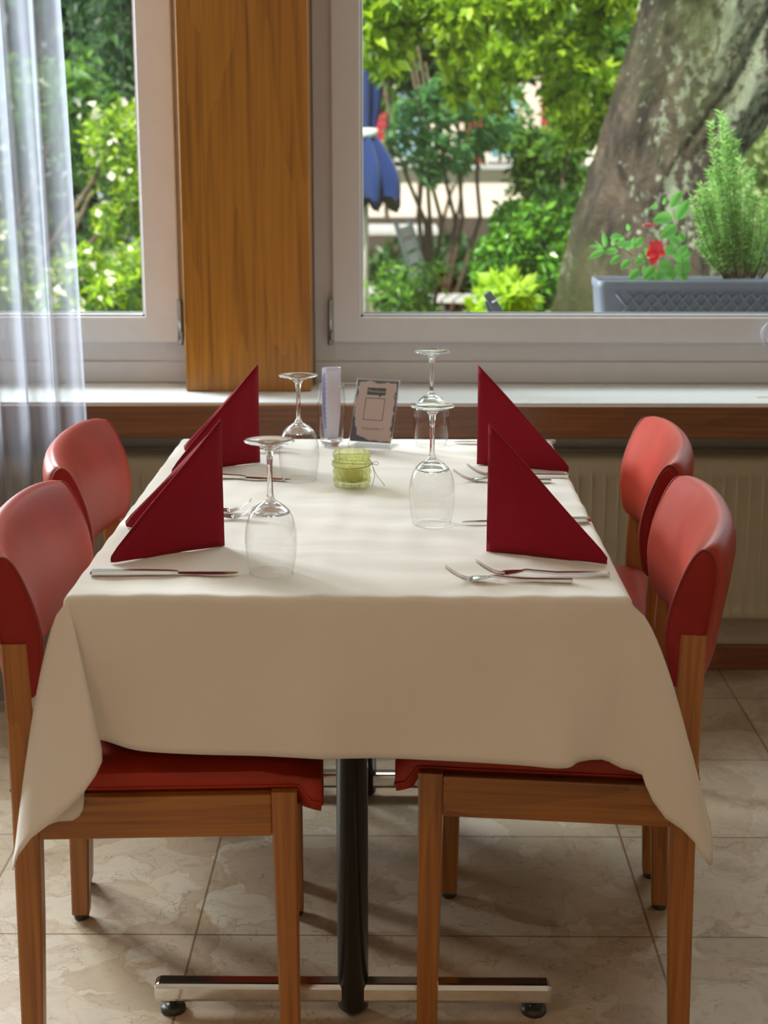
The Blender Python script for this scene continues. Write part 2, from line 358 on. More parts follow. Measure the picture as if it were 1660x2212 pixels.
# radiator
def radiator():
    t = empty('radiator', (0.2, 3.84, 0), label='long cream panel radiator with vertical grooves under the wooden sill rail', cat='radiator')
    x0, x1, z0, z1, yf, yb = -1.75, 1.75, .175, .607, -.045, .045
    m = MB(); pitch = .0333; n = int((x1 - x0 - .04) / pitch); xs = []
    # front panel: rounded top lip, flat band, embossed ribs (narrow raised bead between wide flutes)
    prof = []
    for i in range(n):
        c = x0 + .02 + pitch * (i + .5)
        prof += [(c - .0165, .001), (c - .009, -.0005), (c - .0042, -.001), (c - .0018, -.014), (c + .0018, -.014), (c + .0042, -.001), (c + .009, -.0005)]
    rows = [(z1 - .040, 0), (z1 - .055, 1), (z0 + .045, 1), (z0 + .030, 0)]
    zs = [(z1, .030, 0), (z1 - .004, .012, 0), (z1 - .012, .002, 0), (z1 - .03, 0, 0), (z1 - .046, .001, 0), (z1 - .060, .003, 1), (z0 + .046, .003, 1), (z0 + .030, 0, 0), (z0 + .006, 0, 0), (z0, .008, 0), (z0, .03, 0)]
    pts = []
    for z, dy, k in zs:
        row = [(x0, yf + dy + .004, z), (x0 + .008, yf + dy, z)]
        row += [(px_, yf + dy + (py_ + .0015 if k else 0), z) for px_, py_ in prof]
        row += [(x1 - .008, yf + dy, z), (x1, yf + dy + .004, z)]; pts.append(row)
    m.rings(pts, cap=False, closed=False)
    m.box(x0 + .004, x1 - .004, yf + .028, yf + .034, z0 + .004, z1 - .004)
    m.build('front_panel', M['radiator'], t)
    b = MB().box(x0, x1, yb - .012, yb, z0, z1, .004); b.build('rear_panel', M['radiator'], t)
    g = MB()
    g.rings([[(x0 + .02 + i * .0158, yf + .031, z1 - (.016 if i % 2 else .007)), (x0 + .02 + i * .0158, yb - .012, z1 - (.016 if i % 2 else .007))] for i in range(218)], cap=False, closed=False, smooth=False)
    g.build('top_grille', M['radiator'], t)
    for sx in (x0 + .3, x1 - .42):
        k = MB().box(sx, sx + .04, yb, .088, z0 + .05, z1 - .05, .003); k.build('bracket', M['radiator'], t)
        f = MB().tube([(sx + .02, 0, z0 + .01), (sx + .02, 0, z0 - .02)], .008, 10); f.build('drain_plug', M['hinge'], t)
radiator()

# sheer curtain
def curtain():
    m, nt, b = newmat('sheer_voile'); out = nt.nodes['Material Output']
    b.inputs['Base Color'].default_value = (.40, .41, .46, 1); b.inputs['Roughness'].default_value = .9
    t = N(nt, 'ShaderNodeBsdfTranslucent'); t.inputs[0].default_value = (.40, .41, .47, 1)
    tr = N(nt, 'ShaderNodeBsdfTransparent')
    m1 = N(nt, 'ShaderNodeMixShader'); m1.inputs[0].default_value = .6
    nt.links.new(b.outputs[0], m1.inputs[1]); nt.links.new(t.outputs[0], m1.inputs[2])
    lw = N(nt, 'ShaderNodeLayerWeight'); lw.inputs[0].default_value = .3
    mr = N(nt, 'ShaderNodeMapRange'); mr.inputs[3].default_value = .46; mr.inputs[4].default_value = .95; nt.links.new(lw.outputs['Facing'], mr.inputs[0])
    m2 = N(nt, 'ShaderNodeMixShader'); nt.links.new(mr.outputs[0], m2.inputs[0])
    nt.links.new(tr.outputs[0], m2.inputs[1]); nt.links.new(m1.outputs[0], m2.inputs[2]); nt.links.new(m2.outputs[0], out.inputs[0])
    mb = MB(); yc = 3.59; nz, nx = 40, 200; rows = []
    for i in range(nz + 1):
        z = .03 + (2.55 - .03) * i / nz
        # right edge slants a little to the left towards the rod
        xr = P(187, 900, y=yc).x + (P(127, 0, y=yc).x - P(187, 900, y=yc).x) * min(1, max(0, (z - .60)) / (1.70 - .60))
        if z < .6: xr = P(187, 900, y=yc).x + .01 * (.6 - z)
        xl = -1.04; row = []
        for j in range(nx + 1):
            u = j / nx; x = xl + (xr - xl) * u
            a = 4.3 * u * 2 * PI + .35 * math.sin(z * 1.7 + u * 9)
            y = yc + .026 * math.sin(a) * (.75 + .25 * math.sin(u * 17)) + .007 * math.sin(2.3 * a + z * 2)
            row.append((x + .010 * math.cos(a), y, z))
        rows.append(row)
    mb.rings(rows, cap=False, closed=False)
    t = empty('sheer_curtain', (0, 0, 0), label='sheer white curtain hanging in folds before the left window', cat='curtain')
    mb.build('fabric', m, t)
    hm = MB(); n = len(rows[0])
    hm.rings([[(p[0], p[1] - .001, p[2]) for p in rows[0]], [(p[0], p[1] - .001, p[2] + .05) for p in rows[0]]], cap=False, closed=False)
    hm.build('hem', m, t)
    rd = MB().tube([(-3.3, 3.59, 2.57), (-.45, 3.59, 2.57)], .012, 12); rd.build('rod', M['frame'], t)
    for bx in (-3.2, -.6): MB().box(bx - .01, bx + .01, 3.58, 3.60, 2.575, ZC, .002).build('bracket', M['frame'], t)
curtain()

# ---------------- chairs ----------------
def make_chair():
    """local: sits facing +X, origin on the floor under the middle of the seat"""
    t = empty('dining_chair')
    hw = .236; LX, BX = .187, -.187           # leg axis positions
    for sy in (1, -1):
        # front leg: tapers downward on the inner side
        m = MB(); y = sy * hw
        def ring(cx, z, wx, wy, c=.003):
            hx, hy = wx / 2, wy / 2
            return [(cx - hx + c, y - hy, z), (cx + hx - c, y - hy, z), (cx + hx, y - hy + c, z), (cx + hx, y + hy - c, z), (cx + hx - c, y + hy, z), (cx - hx + c, y + hy, z), (cx - hx, y + hy - c, z), (cx - hx, y - hy + c, z)]
        m.rings([ring(LX + .004, .012, .030, .030), ring(LX + .002, .25, .034, .034), ring(LX, .40, .037, .037), ring(LX, .452, .037, .037)], smooth=False)
        lg = m.build('front_leg', M['chairwood'], t)
        g = MB().lathe([(.001, 0), (.012, 0), (.014, .003), (.013, .0125), (.001, .0125)], 14, c=(LX + .004, y, 0)); g.build('glide', M['rubber'], lg)
        m = MB()
        m.rings([ring(BX - .010, .012, .031, .030), ring(BX - .003, .25, .037, .034), ring(BX + .001, .43, .039, .037), ring(BX + .001, .55, .039, .037), ring(BX - .003, .682, .037, .037)], smooth=False)
        lg = m.build('rear_leg', M['chairwood'], t)
        g = MB().lathe([(.001, 0), (.012, 0), (.014, .003), (.013, .0125), (.001, .0125)], 14, c=(BX - .010, y, 0)); g.build('glide', M['rubber'], lg)
        MB().box(BX + .018, LX - .0185, y - .012 if sy > 0 else y - .0165, y + .0165 if sy > 0 else y + .012, .383, .448, .003).build('side_rail', M['chairrail'], t)
    MB().box(LX - .012, LX + .012, -hw + .019, hw - .019, .390, .446, .003).build('front_rail', M['chairrail'], t)
    MB().box(BX - .012, BX + .012, -hw + .019, hw - .019, .390, .446, .003).build('rear_rail', M['chairrail'], t)
    # seat cushion: crowned pad with a front lip
    NX, NY = 26, 22; xa, xb, ya = -.205, .239, .236; top = []; 
    def zt(u, v):
        e = (1 - abs(2 * u - 1) ** 5) * (1 - abs(2 * v - 1) ** 5)
        return .478 + .026 * max(0, e) ** .4 - .012 * max(0, u - .8) / .2
    m = MB(); per = []
    rows = []
    for i in range(NX + 1):
        u = i / NX; rows.append([(xa + (xb - xa) * u, -ya + 2 * ya * j / NY, zt(u, j / NY)) for j in range(NY + 1)])
    m.rings(rows, cap=False, closed=False)
    ring0 = [rows[i][0] for i in range(NX + 1)] + [rows[NX][j] for j in range(1, NY + 1)] + [rows[i][NY] for i in range(NX - 1, -1, -1)] + [rows[0][j] for j in range(NY - 1, 0, -1)]
    def low(p, out, dz, tag_=0):
        x, y, z = p; cx = .02; f = 1 + out
        front = max(0, min(1, (x - .205) / .02)) 
        zz = .478 - dz * (1 + front * 1.35); return (cx + (x - cx) * f, y * f, zz)
    rs = [ring0, [low(p, .012, .006) for p in ring0], [low(p, .014, .018) for p in ring0], [low(p, .006, .027) for p in ring0], [low(p, -.03, .028) for p in ring0]]
    m.rings(rs[:], cap=False)
    m.add([tuple(p) for p in rs[-1]], [tuple(range(len(ring0)))])
    seat = m.build('seat', M['leather'], t)
    MB().tube([(p[0] * 1.0, p[1], p[2]) for p in [low(q, .014, .022) for q in ring0]], .0022, 6, closed=True).build('piping', M['leather'], seat)
    MB().box(-.185, .20, -.215, .215, .436, .4515).build('seat_base', M['rubber'], t)
    # backrest: curved padded slab, closed side profile swept across
    prof = []
    key = [(-.004, .598), (.016, .606), (.026, .640), (.029, .685), (.020, .735), (.003, .780), (-.011, .806), (-.023, .819), (-.036, .821), (-.049, .807), (-.054, .775), (-.047, .720), (-.037, .660), (-.028, .612)]
    K = len(key)
    for i in range(K):
        for q in range(3):
            s_ = q / 3; p0, p1, p2, p3 = [key[(i + d) % K] for d in (-1, 0, 1, 2)]
            prof.append(tuple(.5 * (2 * p1[a] + (p2[a] - p0[a]) * s_ + (2 * p0[a] - 5 * p1[a] + 4 * p2[a] - p3[a]) * s_ ** 2 + (3 * p1[a] - p0[a] - 3 * p2[a] + p3[a]) * s_ ** 3) for a in (0, 1)))
    cx = -.006; cz = .715; rings = []; W = .2495
    sts = [-W, -W + .003, -W + .010, -W + .025] + [(-W + .04) + (2 * W - .08) * k / 16 for k in range(17)] + [W - .025, W - .010, W - .003, W]
    def place(x, z, y, sc):
        xo = .038 * (abs(y) / W) ** 2.2 - .020; zo = -.012 * (abs(y) / W) ** 4.5 * max(0, (z - .66) / .17)
        return (BX - .004 + xo + cx + (x - cx) * sc, y, cz + (z - cz) * (1 - (1 - sc) * .15) + zo)
    for y in sts:
        e = W - abs(y); sc = 1 if e > .026 else (.80 + .20 * math.sqrt(max(0, 1 - (1 - e / .026) ** 2)))
        rings.append([place(x, z, y, sc) for x, z in prof])
    b = MB().rings(rings, cap=False); back = b.build('backrest', M['leather'], t)
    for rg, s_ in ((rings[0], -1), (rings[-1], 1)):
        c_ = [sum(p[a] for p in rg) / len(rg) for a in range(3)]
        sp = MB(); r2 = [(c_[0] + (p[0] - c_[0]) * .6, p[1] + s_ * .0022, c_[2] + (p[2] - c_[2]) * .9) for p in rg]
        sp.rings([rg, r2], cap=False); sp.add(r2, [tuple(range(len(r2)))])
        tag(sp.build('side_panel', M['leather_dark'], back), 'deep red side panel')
    for ri in (0, len(rings) - 1):
        MB().tube([(p[0], p[1], p[2]) for p in rings[ri]], .0022, 6, closed=True).build('piping', M['piping'], back)
    return t
chair = make_chair()
CH = [((-.366, 2.315), R(3), 'red leatherette chair at the left side of the table, nearest the viewer'),
      ((-.408, 2.915), R(2), 'red leatherette chair at the left side of the table, beside the sheer curtain'),
      ((.260, 2.375), PI - R(6), 'red leatherette chair at the right side of the table, nearest the viewer'),
      ((.303, 2.962), PI - R(4), 'red leatherette chair at the right side of the table, nearest the radiator')]
for i, (p, rz, lb) in enumerate(CH):
    c = chair if i == 0 else copy_tree(chair)
    c.location = (p[0], p[1], 0); c.rotation_euler = (0, 0, rz)
    tag(c, lb, 'chair', 'red chairs around the dining table')

# ---------------- table ----------------
TX0, TX1, TY0, TY1, TZ = -.4725, .327, 2.06, 3.26, .75
TC = ((TX0 + TX1) / 2, (TY0 + TY1) / 2)
t = empty('dining_table', (TC[0], TC[1], 0), label='rectangular table on two black columns with chrome feet under the white cloth', cat='table')
MB().box(-.392, .392, -.592, .592, .718, .7455, .006).build('tabletop', M['chairrail'], t)
for sy in (-1, 1):
    y = sy * .425
    m = MB()  .lathe([(.001, .004), (.018, .005), (.0248, .012), (.0248, .70), (.05, .701), (.05, .7175), (.001, .7175)], 32, c=(0, y, 0)); cc = m.build('column', M['black'], t)
    m = MB().box(-.32, .32, y - .017, y + .017, .022, .056, .008, 3)
    bb = m.build('foot_bar', M['chrome'], t)
    for sx in (-1, 1):
        MB().lathe([(.001, 0), (.019, 0), (.021, .003), (.020, .009), (.012, .012), (.006, .0125), (.006, .0245), (.001, .0245)], 20, c=(sx * .292, y, 0)).build('glide', M['rubber'], bb)
    MB().box(-.02, .02, y - .1, y + .1, .700, .717).build('bracket', M['black'], t)

# ---------------- tablecloth ----------------
def cloth():
    r = .012; nx, ny = 70, 100
    x0, x1, y0, y1 = TX0 + r, TX1 - r, TY0 + r, TY1 - r; Z = TZ
    def top(x, y):
        z = Z
        # ironing folds: two lengthwise, three crosswise, and soft wrinkles
        for fx, a in ((-.10, .0022), (.205, .0018), (-.30, .0008)): z += a * math.exp(-abs(x - fx - .01 * math.sin(y * 2)) / .016)
        for fy, a in ((2.62, .0018), (2.30, .0014), (2.95, .0018)): z += a * math.exp(-abs(y - fy - .004 * math.sin(x * 9)) / .014)
        z += .0011 * math.sin(y * 61 + 3 * math.sin(x * 5 + 1)) * math.sin(x * 7 + y * 3 + .6) + .0007 * math.sin(x * 83 + 4 * math.sin(y * 6)) * math.sin(y * 9 + 2)
        return z
    verts = []; faces = []
    for i in range(nx + 1):
        for j in range(ny + 1):
            x = x0 + (x1 - x0) * i / nx; y = y0 + (y1 - y0) * j / ny; verts.append((x, y, top(x, y)))
    id_ = lambda i, j: i * (ny + 1) + j
    for i in range(nx):
        for j in range(ny): faces.append((id_(i, j), id_(i + 1, j), id_(i + 1, j + 1), id_(i, j + 1)))
    NA = 20
    # perimeter list: (grid vert id, normal angle, key param)
    per = []
    for j in range(ny, -1, -1): per.append((id_(0, j), PI))                     # left side, back to front
    for k in range(1, NA): per.append((id_(0, 0), PI + PI / 2 * k / NA))
    for i in range(nx + 1): per.append((id_(i, 0), 1.5 * PI))
    for k in range(1, NA): per.append((id_(nx, 0), 1.5 * PI + PI / 2 * k / NA))
    for j in range(ny + 1): per.append((id_(nx, j), 2 * PI))
    for k in range(1, NA): per.append((id_(nx, ny), PI / 2 * k / NA))
    for i in range(nx, -1, -1): per.append((id_(i, ny), PI / 2))
    for k in range(1, NA): per.append((id_(0, ny), PI / 2 + PI / 2 * k / NA))
    n = len(per)
    sL0 = 0; sC1 = ny; sF0 = ny + NA; sF1 = sF0 + nx; sC2 = sF1; sR0 = sF1 + NA; sR1 = sR0 + ny; sB0 = sR1 + NA; sB1 = sB0 + nx
    fr = lambda x: sF0 + nx * (x - x0) / (x1 - x0)
    # hem keys: (perimeter position, hem point, easing, exponent)
    K = [(0, Vector((TX0 - .012, TY1 + .0, .52)), 1.0),
         (ny * .15, Vector((TX0 - .02, 3.05, .515)), 1), (ny * .4, Vector((TX0 - .012, 2.80, .515)), 1), (ny * .62, Vector((TX0 - .022, 2.50, .515)), 1), (ny * .85, Vector((TX0 - .02, 2.22, .515)), 1),
         (ny * .97, Vector((TX0 + .03, 2.10, .51)), 1),
         (sC1 + 1.0, P(184, 1700, y=2.045), .9), (sC1 + 3.0, P(181, 1748, y=2.043), .9), (sC1 + 5, P(158, 1772, y=2.042), .8), (sC1 + 6.6, P(104, 1779, y=2.035), .7),
         (sC1 + 8.5, P(38, 1835, y=2.03), .62), (sC1 + 10, P(27, 1880, y=2.025), .6), (sC1 + 11.5, P(50, 1826, y=2.00), .66), (sC1 + 13, P(108, 1779, y=1.985), .75), (sC1 + 15, P(180, 1712, y=1.975), .85),
         (sC1 + 17, P(221, 1645, y=1.985), .95), (sC1 + 18.5, P(219, 1612, y=2.015), 1), (sF0, P(216, 1598, y=2.045), 1.0)]
    for px, py, yy in ((300, 1621, 2.043), (420, 1629, 2.038), (560, 1632, 2.045), (685, 1636, 2.036), (830, 1637, 2.047), (1000, 1645, 2.040), (1130, 1652, 2.036), (1222, 1657, 2.030)):
        X = P(px, 1300, y=2.06).x; K.append((fr(max(x0 + .01, min(x1 - .01, X * .995))), P(px, py, y=yy), 1))
    K += [(sF1 - 2, P(1256, 1644, y=2.040), 1), (sF1, P(1300, 1640, y=2.047), 1), (sC2 + 3, P(1345, 1660, y=2.047), .95), (sC2 + 5, P(1388, 1674, y=2.044), .9), (sC2 + 6.5, P(1400, 1712, y=2.038), .85),
          (sC2 + 8, P(1438, 1768, y=2.033), .75), (sC2 + 9.5, P(1490, 1804, y=2.028), .7), (sC2 + 10.8, P(1515, 1845, y=2.026), .66), (sC2 + 12, P(1534, 1870, y=2.03), .6), (sC2 + 14, P(1540, 1846, y=2.042), .62),
          (sC2 + 17, Vector((TX1 + .11, 2.055, .44)), .75), (sR0, Vector((TX1 + .03, 2.12, .50)), .9), (sR0 + ny * .12, Vector((TX1 + .018, 2.25, .515)), 1), (sR0 + ny * .4, Vector((TX1 + .01, 2.52, .515)), 1),
          (sR0 + ny * .6, Vector((TX1 + .02, 2.80, .515)), 1), (sR1, Vector((TX1 + .012, TY1, .52)), 1), (sB0 - NA * .5, Vector((TX1 + .05, TY1 + .05, .42)), .7), (sB0, Vector((TX1 - .01, TY1 + .012, .52)), 1),
          (sB1, Vector((TX0 + .01, TY1 + .012, .52)), 1), (sB1 + NA * .5, Vector((TX0 - .05, TY1 + .05, .42)), .7), (n, Vector((TX0 - .012, TY1 + .0, .52)), 1)]
    K.sort(key=lambda k: k[0])
    def hem(s):
        for a in range(len(K) - 1):
            if K[a][0] <= s <= K[a + 1][0]:
                p1, p2 = K[a], K[a + 1]; p0 = K[a - 1] if a > 0 else p1; p3 = K[a + 2] if a + 2 < len(K) else p2
                h = p2[0] - p1[0]; u = (s - p1[0]) / h if h > 0 else 0
                m1 = (p2[1] - p0[1]) / max(1e-6, p2[0] - p0[0]) * h; m2 = (p3[1] - p1[1]) / max(1e-6, p3[0] - p1[0]) * h
                u2, u3 = u * u, u ** 3
                return (2 * u3 - 3 * u2 + 1) * p1[1] + (u3 - 2 * u2 + u) * m1 + (-2 * u3 + 3 * u2) * p2[1] + (u3 - u2) * m2, p1[2] + (p2[2] - p1[2]) * u
        return K[-1][1], 1
    cols = []; MS = 22
    for s, (vid, ang) in enumerate(per):
        o = Vector(verts[vid]); nv = Vector((math.cos(ang), math.sin(ang), 0)); col = [vid]
        for q in range(1, 5):
            a = PI / 2 * q / 4; p = o + nv * r * math.sin(a); p.z = o.z - r * (1 - math.cos(a)); col.append(len(verts)); verts.append(tuple(p))
        E = o + nv * r; E.z = o.z - r; H, ex = hem(s); tan = Vector((-nv.y, nv.x, 0))
        for q in range(1, MS + 1):
            u = q / MS; e = u ** ex; p = Vector((E.x + (H.x - E.x) * e, E.y + (H.y - E.y) * (u ** 1.1), E.z + (H.z - E.z) * u))
            # soft drape waves plus the pressed centre fold
            if sF0 <= s <= sF1: 
                x = o.x; p.y += -.004 * math.sin(PI * u) * math.sin(x * 14 + 1.1 + 2 * u) 
                p.y -= .0065 * math.exp(-abs(x + .105) / .05) + .0050 * math.exp(-abs(x - .212) / .045)
            if u > .955 : p += nv * .0006
            col.append(len(verts)); verts.append(tuple(p))
        cols.append(col)
    for s in range(n):
        a, b = cols[s], cols[(s + 1) % n]
        for q in range(len(a) - 1):
            f = [a[q], a[q + 1], b[q + 1], b[q]]
            if f[0] == f[3]: f = f[:3]
            faces.append(tuple(f))
    m = MB(); m.add(verts, faces); o = m.build('tablecloth', M['cloth'])
    sd = o.modifiers.new('thickness', 'SOLIDIFY'); sd.thickness = .0012; sd.offset = -1
    tag(o, 'white ironed tablecloth draped over the dining table', 'tablecloth')
cloth()

# ---------------- things on the table ----------------
TT = .7518   # cloth surface
def lathe_obj(name, prof, m, parent, seg=48): return MB().lathe(prof, seg).build(name, m, parent)
def make_wineglass():
    """stands upside down on its rim; z=0 at the rim"""
    t = empty('wine_glass')
    prof_o = [(.0318, 0), (.0345, .014), (.0368, .030), (.0380, .046), (.0378, .060), (.0360, .073), (.0325, .085), (.0292, .0915)]
    lathe_obj('bowl', prof_o, M['wineglass'], t, 56)
    # rounded lip
    MB().tube([(.0318 * math.cos(a), .0318 * math.sin(a), .0006) for a in [2 * PI * k / 56 for k in range(56)]], .00065, 6, closed=True).build('rim', M['stemglass'], t)
    st = [(.0001, .1035), (.008, .1030), (.0140, .1010), (.0200, .0975), (.0250, .0935), (.0281, .0905), (.0294, .0912), (.0275, .0945), (.0210, .1012), (.0135, .1060), (.0085, .1092), (.0056, .1135), (.0044, .120), (.0039, .135), (.0040, .155), (.0046, .172), (.0060, .182), (.0100, .1885), (.0180, .1915), (.0001, .1925)]
    lathe_obj('stem', st, M['stemglass'], t, 32)
    ft = [(.0001, .1928), (.012, .1926), (.024, .1940), (.033, .1958), (.0362, .1966), (.0370, .1974), (.0360, .1983), (.025, .1980), (.012, .1970), (.0001, .1966)]
    lathe_obj('foot', ft, M['stemglass'], t, 56)
    return t
wg = make_wineglass()
GL = [(P(587, 1237, z=TT), 'upside-down wine glass at the left front place setting'),
      (P(647, 1036, z=TT), 'upside-down wine glass at the left back setting, beside the tumbler'),
      (P(933, 1130, z=TT), 'upside-down wine glass at the right front setting, left of the red napkin'),
      (P(932, 962, z=TT), 'upside-down wine glass at the right back setting, nearest the window sill')]
for i, (p, lb) in enumerate(GL):
    g = wg if i == 0 else copy_tree(wg)
    g.location = (p.x, p.y, TT); g.rotation_euler = (0, 0, i * 1.3)
    tag(g, lb, 'wine glass', 'upturned wine glasses')

def napkin(fold, far1, far2, h, lb, lean=(0, 0)):
    """standing triangle: upright fold at `fold`, two wings running to far1 and far2"""
    m = MB(); o = Vector((fold[0], fold[1], 0)); 
    def wing(far, t0, bulge, layers, hh, lip):
        f = Vector((far[0], far[1], 0)); d = f - o; L = d.length; d.normalize(); nn = Vector((-d.y, d.x, 0))
        for l in range(layers):
            off = t0 + l * .0022 * (1 if t0 >= 0 else -1); NU, NV = 18, 14; A = []; B = []
            sh = 1 - .012 * l
            for a in range(NU + 1):
                u = a / NU; ra = []; rb = []
                topz = (hh * (1 - u) ** 1.0 + lip * u) * sh
                if u > .97: topz *= .8
                for b_ in range(NV + 1):
                    v = b_ / NV; z = topz * v
                    bow = bulge * math.sin(PI * u) * (.35 + .65 * (1 - v)) + .0012 * math.sin(9 * u + 5 * v + l)
                    p = o + d * (L * sh * u) + nn * (bow + off * min(1, .25 + u * 3)); p = p + Vector((lean[0] * z, lean[1] * z, 0))
                    ra.append((p.x + nn.x * .0008, p.y + nn.y * .0008, TT + z)); rb.append((p.x - nn.x * .0008, p.y - nn.y * .0008, TT + z))
                A.append(ra); B.append(rb)
            rs = [A[k] + B[k][::-1] for k in range(NU + 1)]
            m.rings(rs, cap=True, smooth=False)
    return m, wing
def make_napkin(fold, f1, f2, h, lb, s=1):
    m, wing = napkin(fold, f1, f2, h, lb)
    wing(f1, 0.0, .004 * s, 3, h, .012); wing(f2, 0.0, .003 * s, 3, h * .99, .010)
    o = m.build('folded_napkin', M['napkin']); tag(o, lb, 'napkin', 'standing red triangle napkins')
    for p in o.data.polygons: p.use_smooth = True
    return o
def XYZ(px, py): p = P(px, py, z=TT); return (p.x, p.y)
def hgt(px, py, base): return P(px, py, y=base[1]).z - TT
fR = XYZ(1052, 1191); make_napkin(fR, XYZ(1312, 1219), (XYZ(1300, 1195)[0] - .015, fR[1] + .035), hgt(1053, 914, fR), 'burgundy napkin folded to a standing triangle, right front setting', 1)
fRb = XYZ(1031, 1003); make_napkin(fRb, XYZ(1229, 1020), (XYZ(1225, 1005)[0] - .01, fRb[1] + .03), hgt(1029, 788, fRb), 'burgundy napkin folded to a standing triangle, right back setting', 1)
fL = XYZ(484, 1178); make_napkin(fL, XYZ(240, 1215), XYZ(273, 1136), hgt(476, 906, fL), 'burgundy napkin folded to a standing triangle, left front setting', -1)
fLb = XYZ(561, 998); make_napkin(fLb, XYZ(372, 1024), XYZ(399, 972), hgt(561, 787, fLb), 'burgundy napkin folded to a standing triangle, left back setting', -1)

def make_knife():
    """local: blade tip towards +X, handle end at -X; z=0 lies on the cloth"""
    t = empty('table_knife'); L = .215
    m = MB(); rs = []
    for x, w_, h0, h1 in ((-.108, .0060, .0004, .0068), (-.105, .0068, .0001, .0075), (-.03, .0062, .0001, .0075), (.008, .0050, .0003, .0068), (.020, .0040, .0008, .0058)):
        c = .0012; rs.append([(x, -w_ + c, h0), (x, w_ - c, h0), (x, w_, h0 + c), (x, w_, h1 - c), (x, w_ - c, h1), (x, -w_ + c, h1), (x, -w_, h1 - c), (x, -w_, h0 + c)])
    m.rings(rs, smooth=False); m.build('handle', M['steel'], t)
    m = MB(); rs = []
    for x, a, b in ((.018, -.0040, .0040), (.024, -.0065, .0045), (.05, -.0085, .0048), (.075, -.0090, .0048), (.092, -.0078, .0046), (.102, -.0050, .0040), (.1075, -.0006, .0028)):
        z = .0026; rs.append([(x, a, z - .0001), (x, b, z - .0010), (x, b, z + .0010), (x, a, z + .0001)])
    m.rings(rs, smooth=False); m.build('blade', M['steel'], t)
    return t
def make_fork(L=.195):
    """local: tines towards +X curving up at the tip"""
    t = empty('table_fork'); k = L / .195
    m = MB(); rs = []
    for x, w_, z0, z1 in ((-.0975, .0052, .0005, .0046), (-.095, .0058, .0002, .0050), (-.02, .0042, .0015, .0048), (.012, .0028, .0045, .0078), (.022, .0026, .0062, .0092), (.030, .0030, .0058, .0084)):
        rs.append([(x * k, -w_, z0), (x * k, w_, z0), (x * k, w_, z1), (x * k, -w_, z1)])
    m.rings(rs, smooth=False); m.build('handle', M['steel'], t)
    m = MB()
    def zc(x): u = (x - .028) / .0695; return .0070 - .0062 * math.sin(min(1, u / .55) * PI / 2) + (.020 * max(0, (u - .42) / .58) ** 1.7)
    rs = []
    for i in range(9):
        x = .028 + .030 * i / 8; u = i / 8; w_ = .003 + .0092 * math.sin(min(1, u * 1.15) * PI / 2)
        row = []
        for s_, sg in ((0, 1), (1, -1)):
            for q in range(7):
                y = (-1 + 2 * q / 6) * w_ * sg; row.append((x * k, y, zc(x) + .0018 * (y / .012) ** 2 + (.0007 if s_ == 0 else -.0007)))
        rs.append(row)
    m.rings(rs)
    for q in range(4):
        y0 = -.0093 + q * .0062; rs = []
        for i in range(9):
            x = .0565 + .041 * i / 8; u = i / 8; hw = .0019 * (1 - .55 * u); th = .0007 * (1 - .4 * u); y = y0 * (1 - .04 * u)
            z = zc(x) + .0018 * (y / .012) ** 2
            rs.append([(x * k, y - hw, z - th), (x * k, y + hw, z - th), (x * k, y + hw, z + th), (x * k, y - hw, z + th)])
        m.rings(rs)
    m.build('tines', M['steel'], t)
    return t
kn = make_knife()
def lay(o, a, b, rest=0.0):
    """lay cutlery so that its handle end is at pixel a and its tip at pixel b"""
    A = Vector(XYZ(*a)); B = Vector(XYZ(*b)); c = (A + B) / 2; d = B - A
    o.location = (c.x, c.y, TT + .0004 + rest); o.rotation_euler = (0, 0, math.atan2(d.y, d.x))
KN = [((195, 1242), (516, 1242), 'steel knife in front of the left front napkin, near the table edge'),
      ((418, 1030), (601, 1038), 'steel knife at the left back setting, blade pointing to the wine glass'),
      ((1277, 1127), (996, 1131), 'steel knife lying behind the right front napkin'),
      ((1208, 958), (972, 957), 'steel knife lying behind the right back napkin, nearest the window')]
for i, (a, b, lb) in enumerate(KN):
    k = kn if i == 0 else copy_tree(kn); lay(k, a, b); tag(k, lb, 'knife', 'table knives')
fk = make_fork()
FK = [((1320, 1243), (1026, 1243), 1.0, 'larger steel fork before the right front napkin, farther from the table edge'),
      ((1229, 1258), (971, 1254), .94, 'smaller steel fork at the right front setting, nearest the table edge'),
      ((1234, 1031), (1006, 1027), 1.0, 'steel fork between the two right napkins, farther back of the pair'),
      ((1190, 1042), (981, 1038), .94, 'steel fork between the two right napkins, nearer the viewer of the pair'),
      ((300, 1110), (541, 1106), 1.0, 'steel fork behind the left front napkin, farther back of the pair'),
      ((318, 1121), (548, 1120), .94, 'steel fork behind the left front napkin, nearer the viewer of the pair'),
      ((425, 968), (632, 966), 1.0, 'steel fork behind the left back napkin, farther back of the pair'),
      ((440, 976), (622, 974), .94, 'steel fork behind the left back napkin, nearer the viewer of the pair')]
for i, (a, b, sc, lb) in enumerate(FK):
    k = fk if i == 0 else copy_tree(fk); lay(k, a, b)
    k.scale = (sc, sc, sc); tag(k, lb, 'fork', 'table forks')

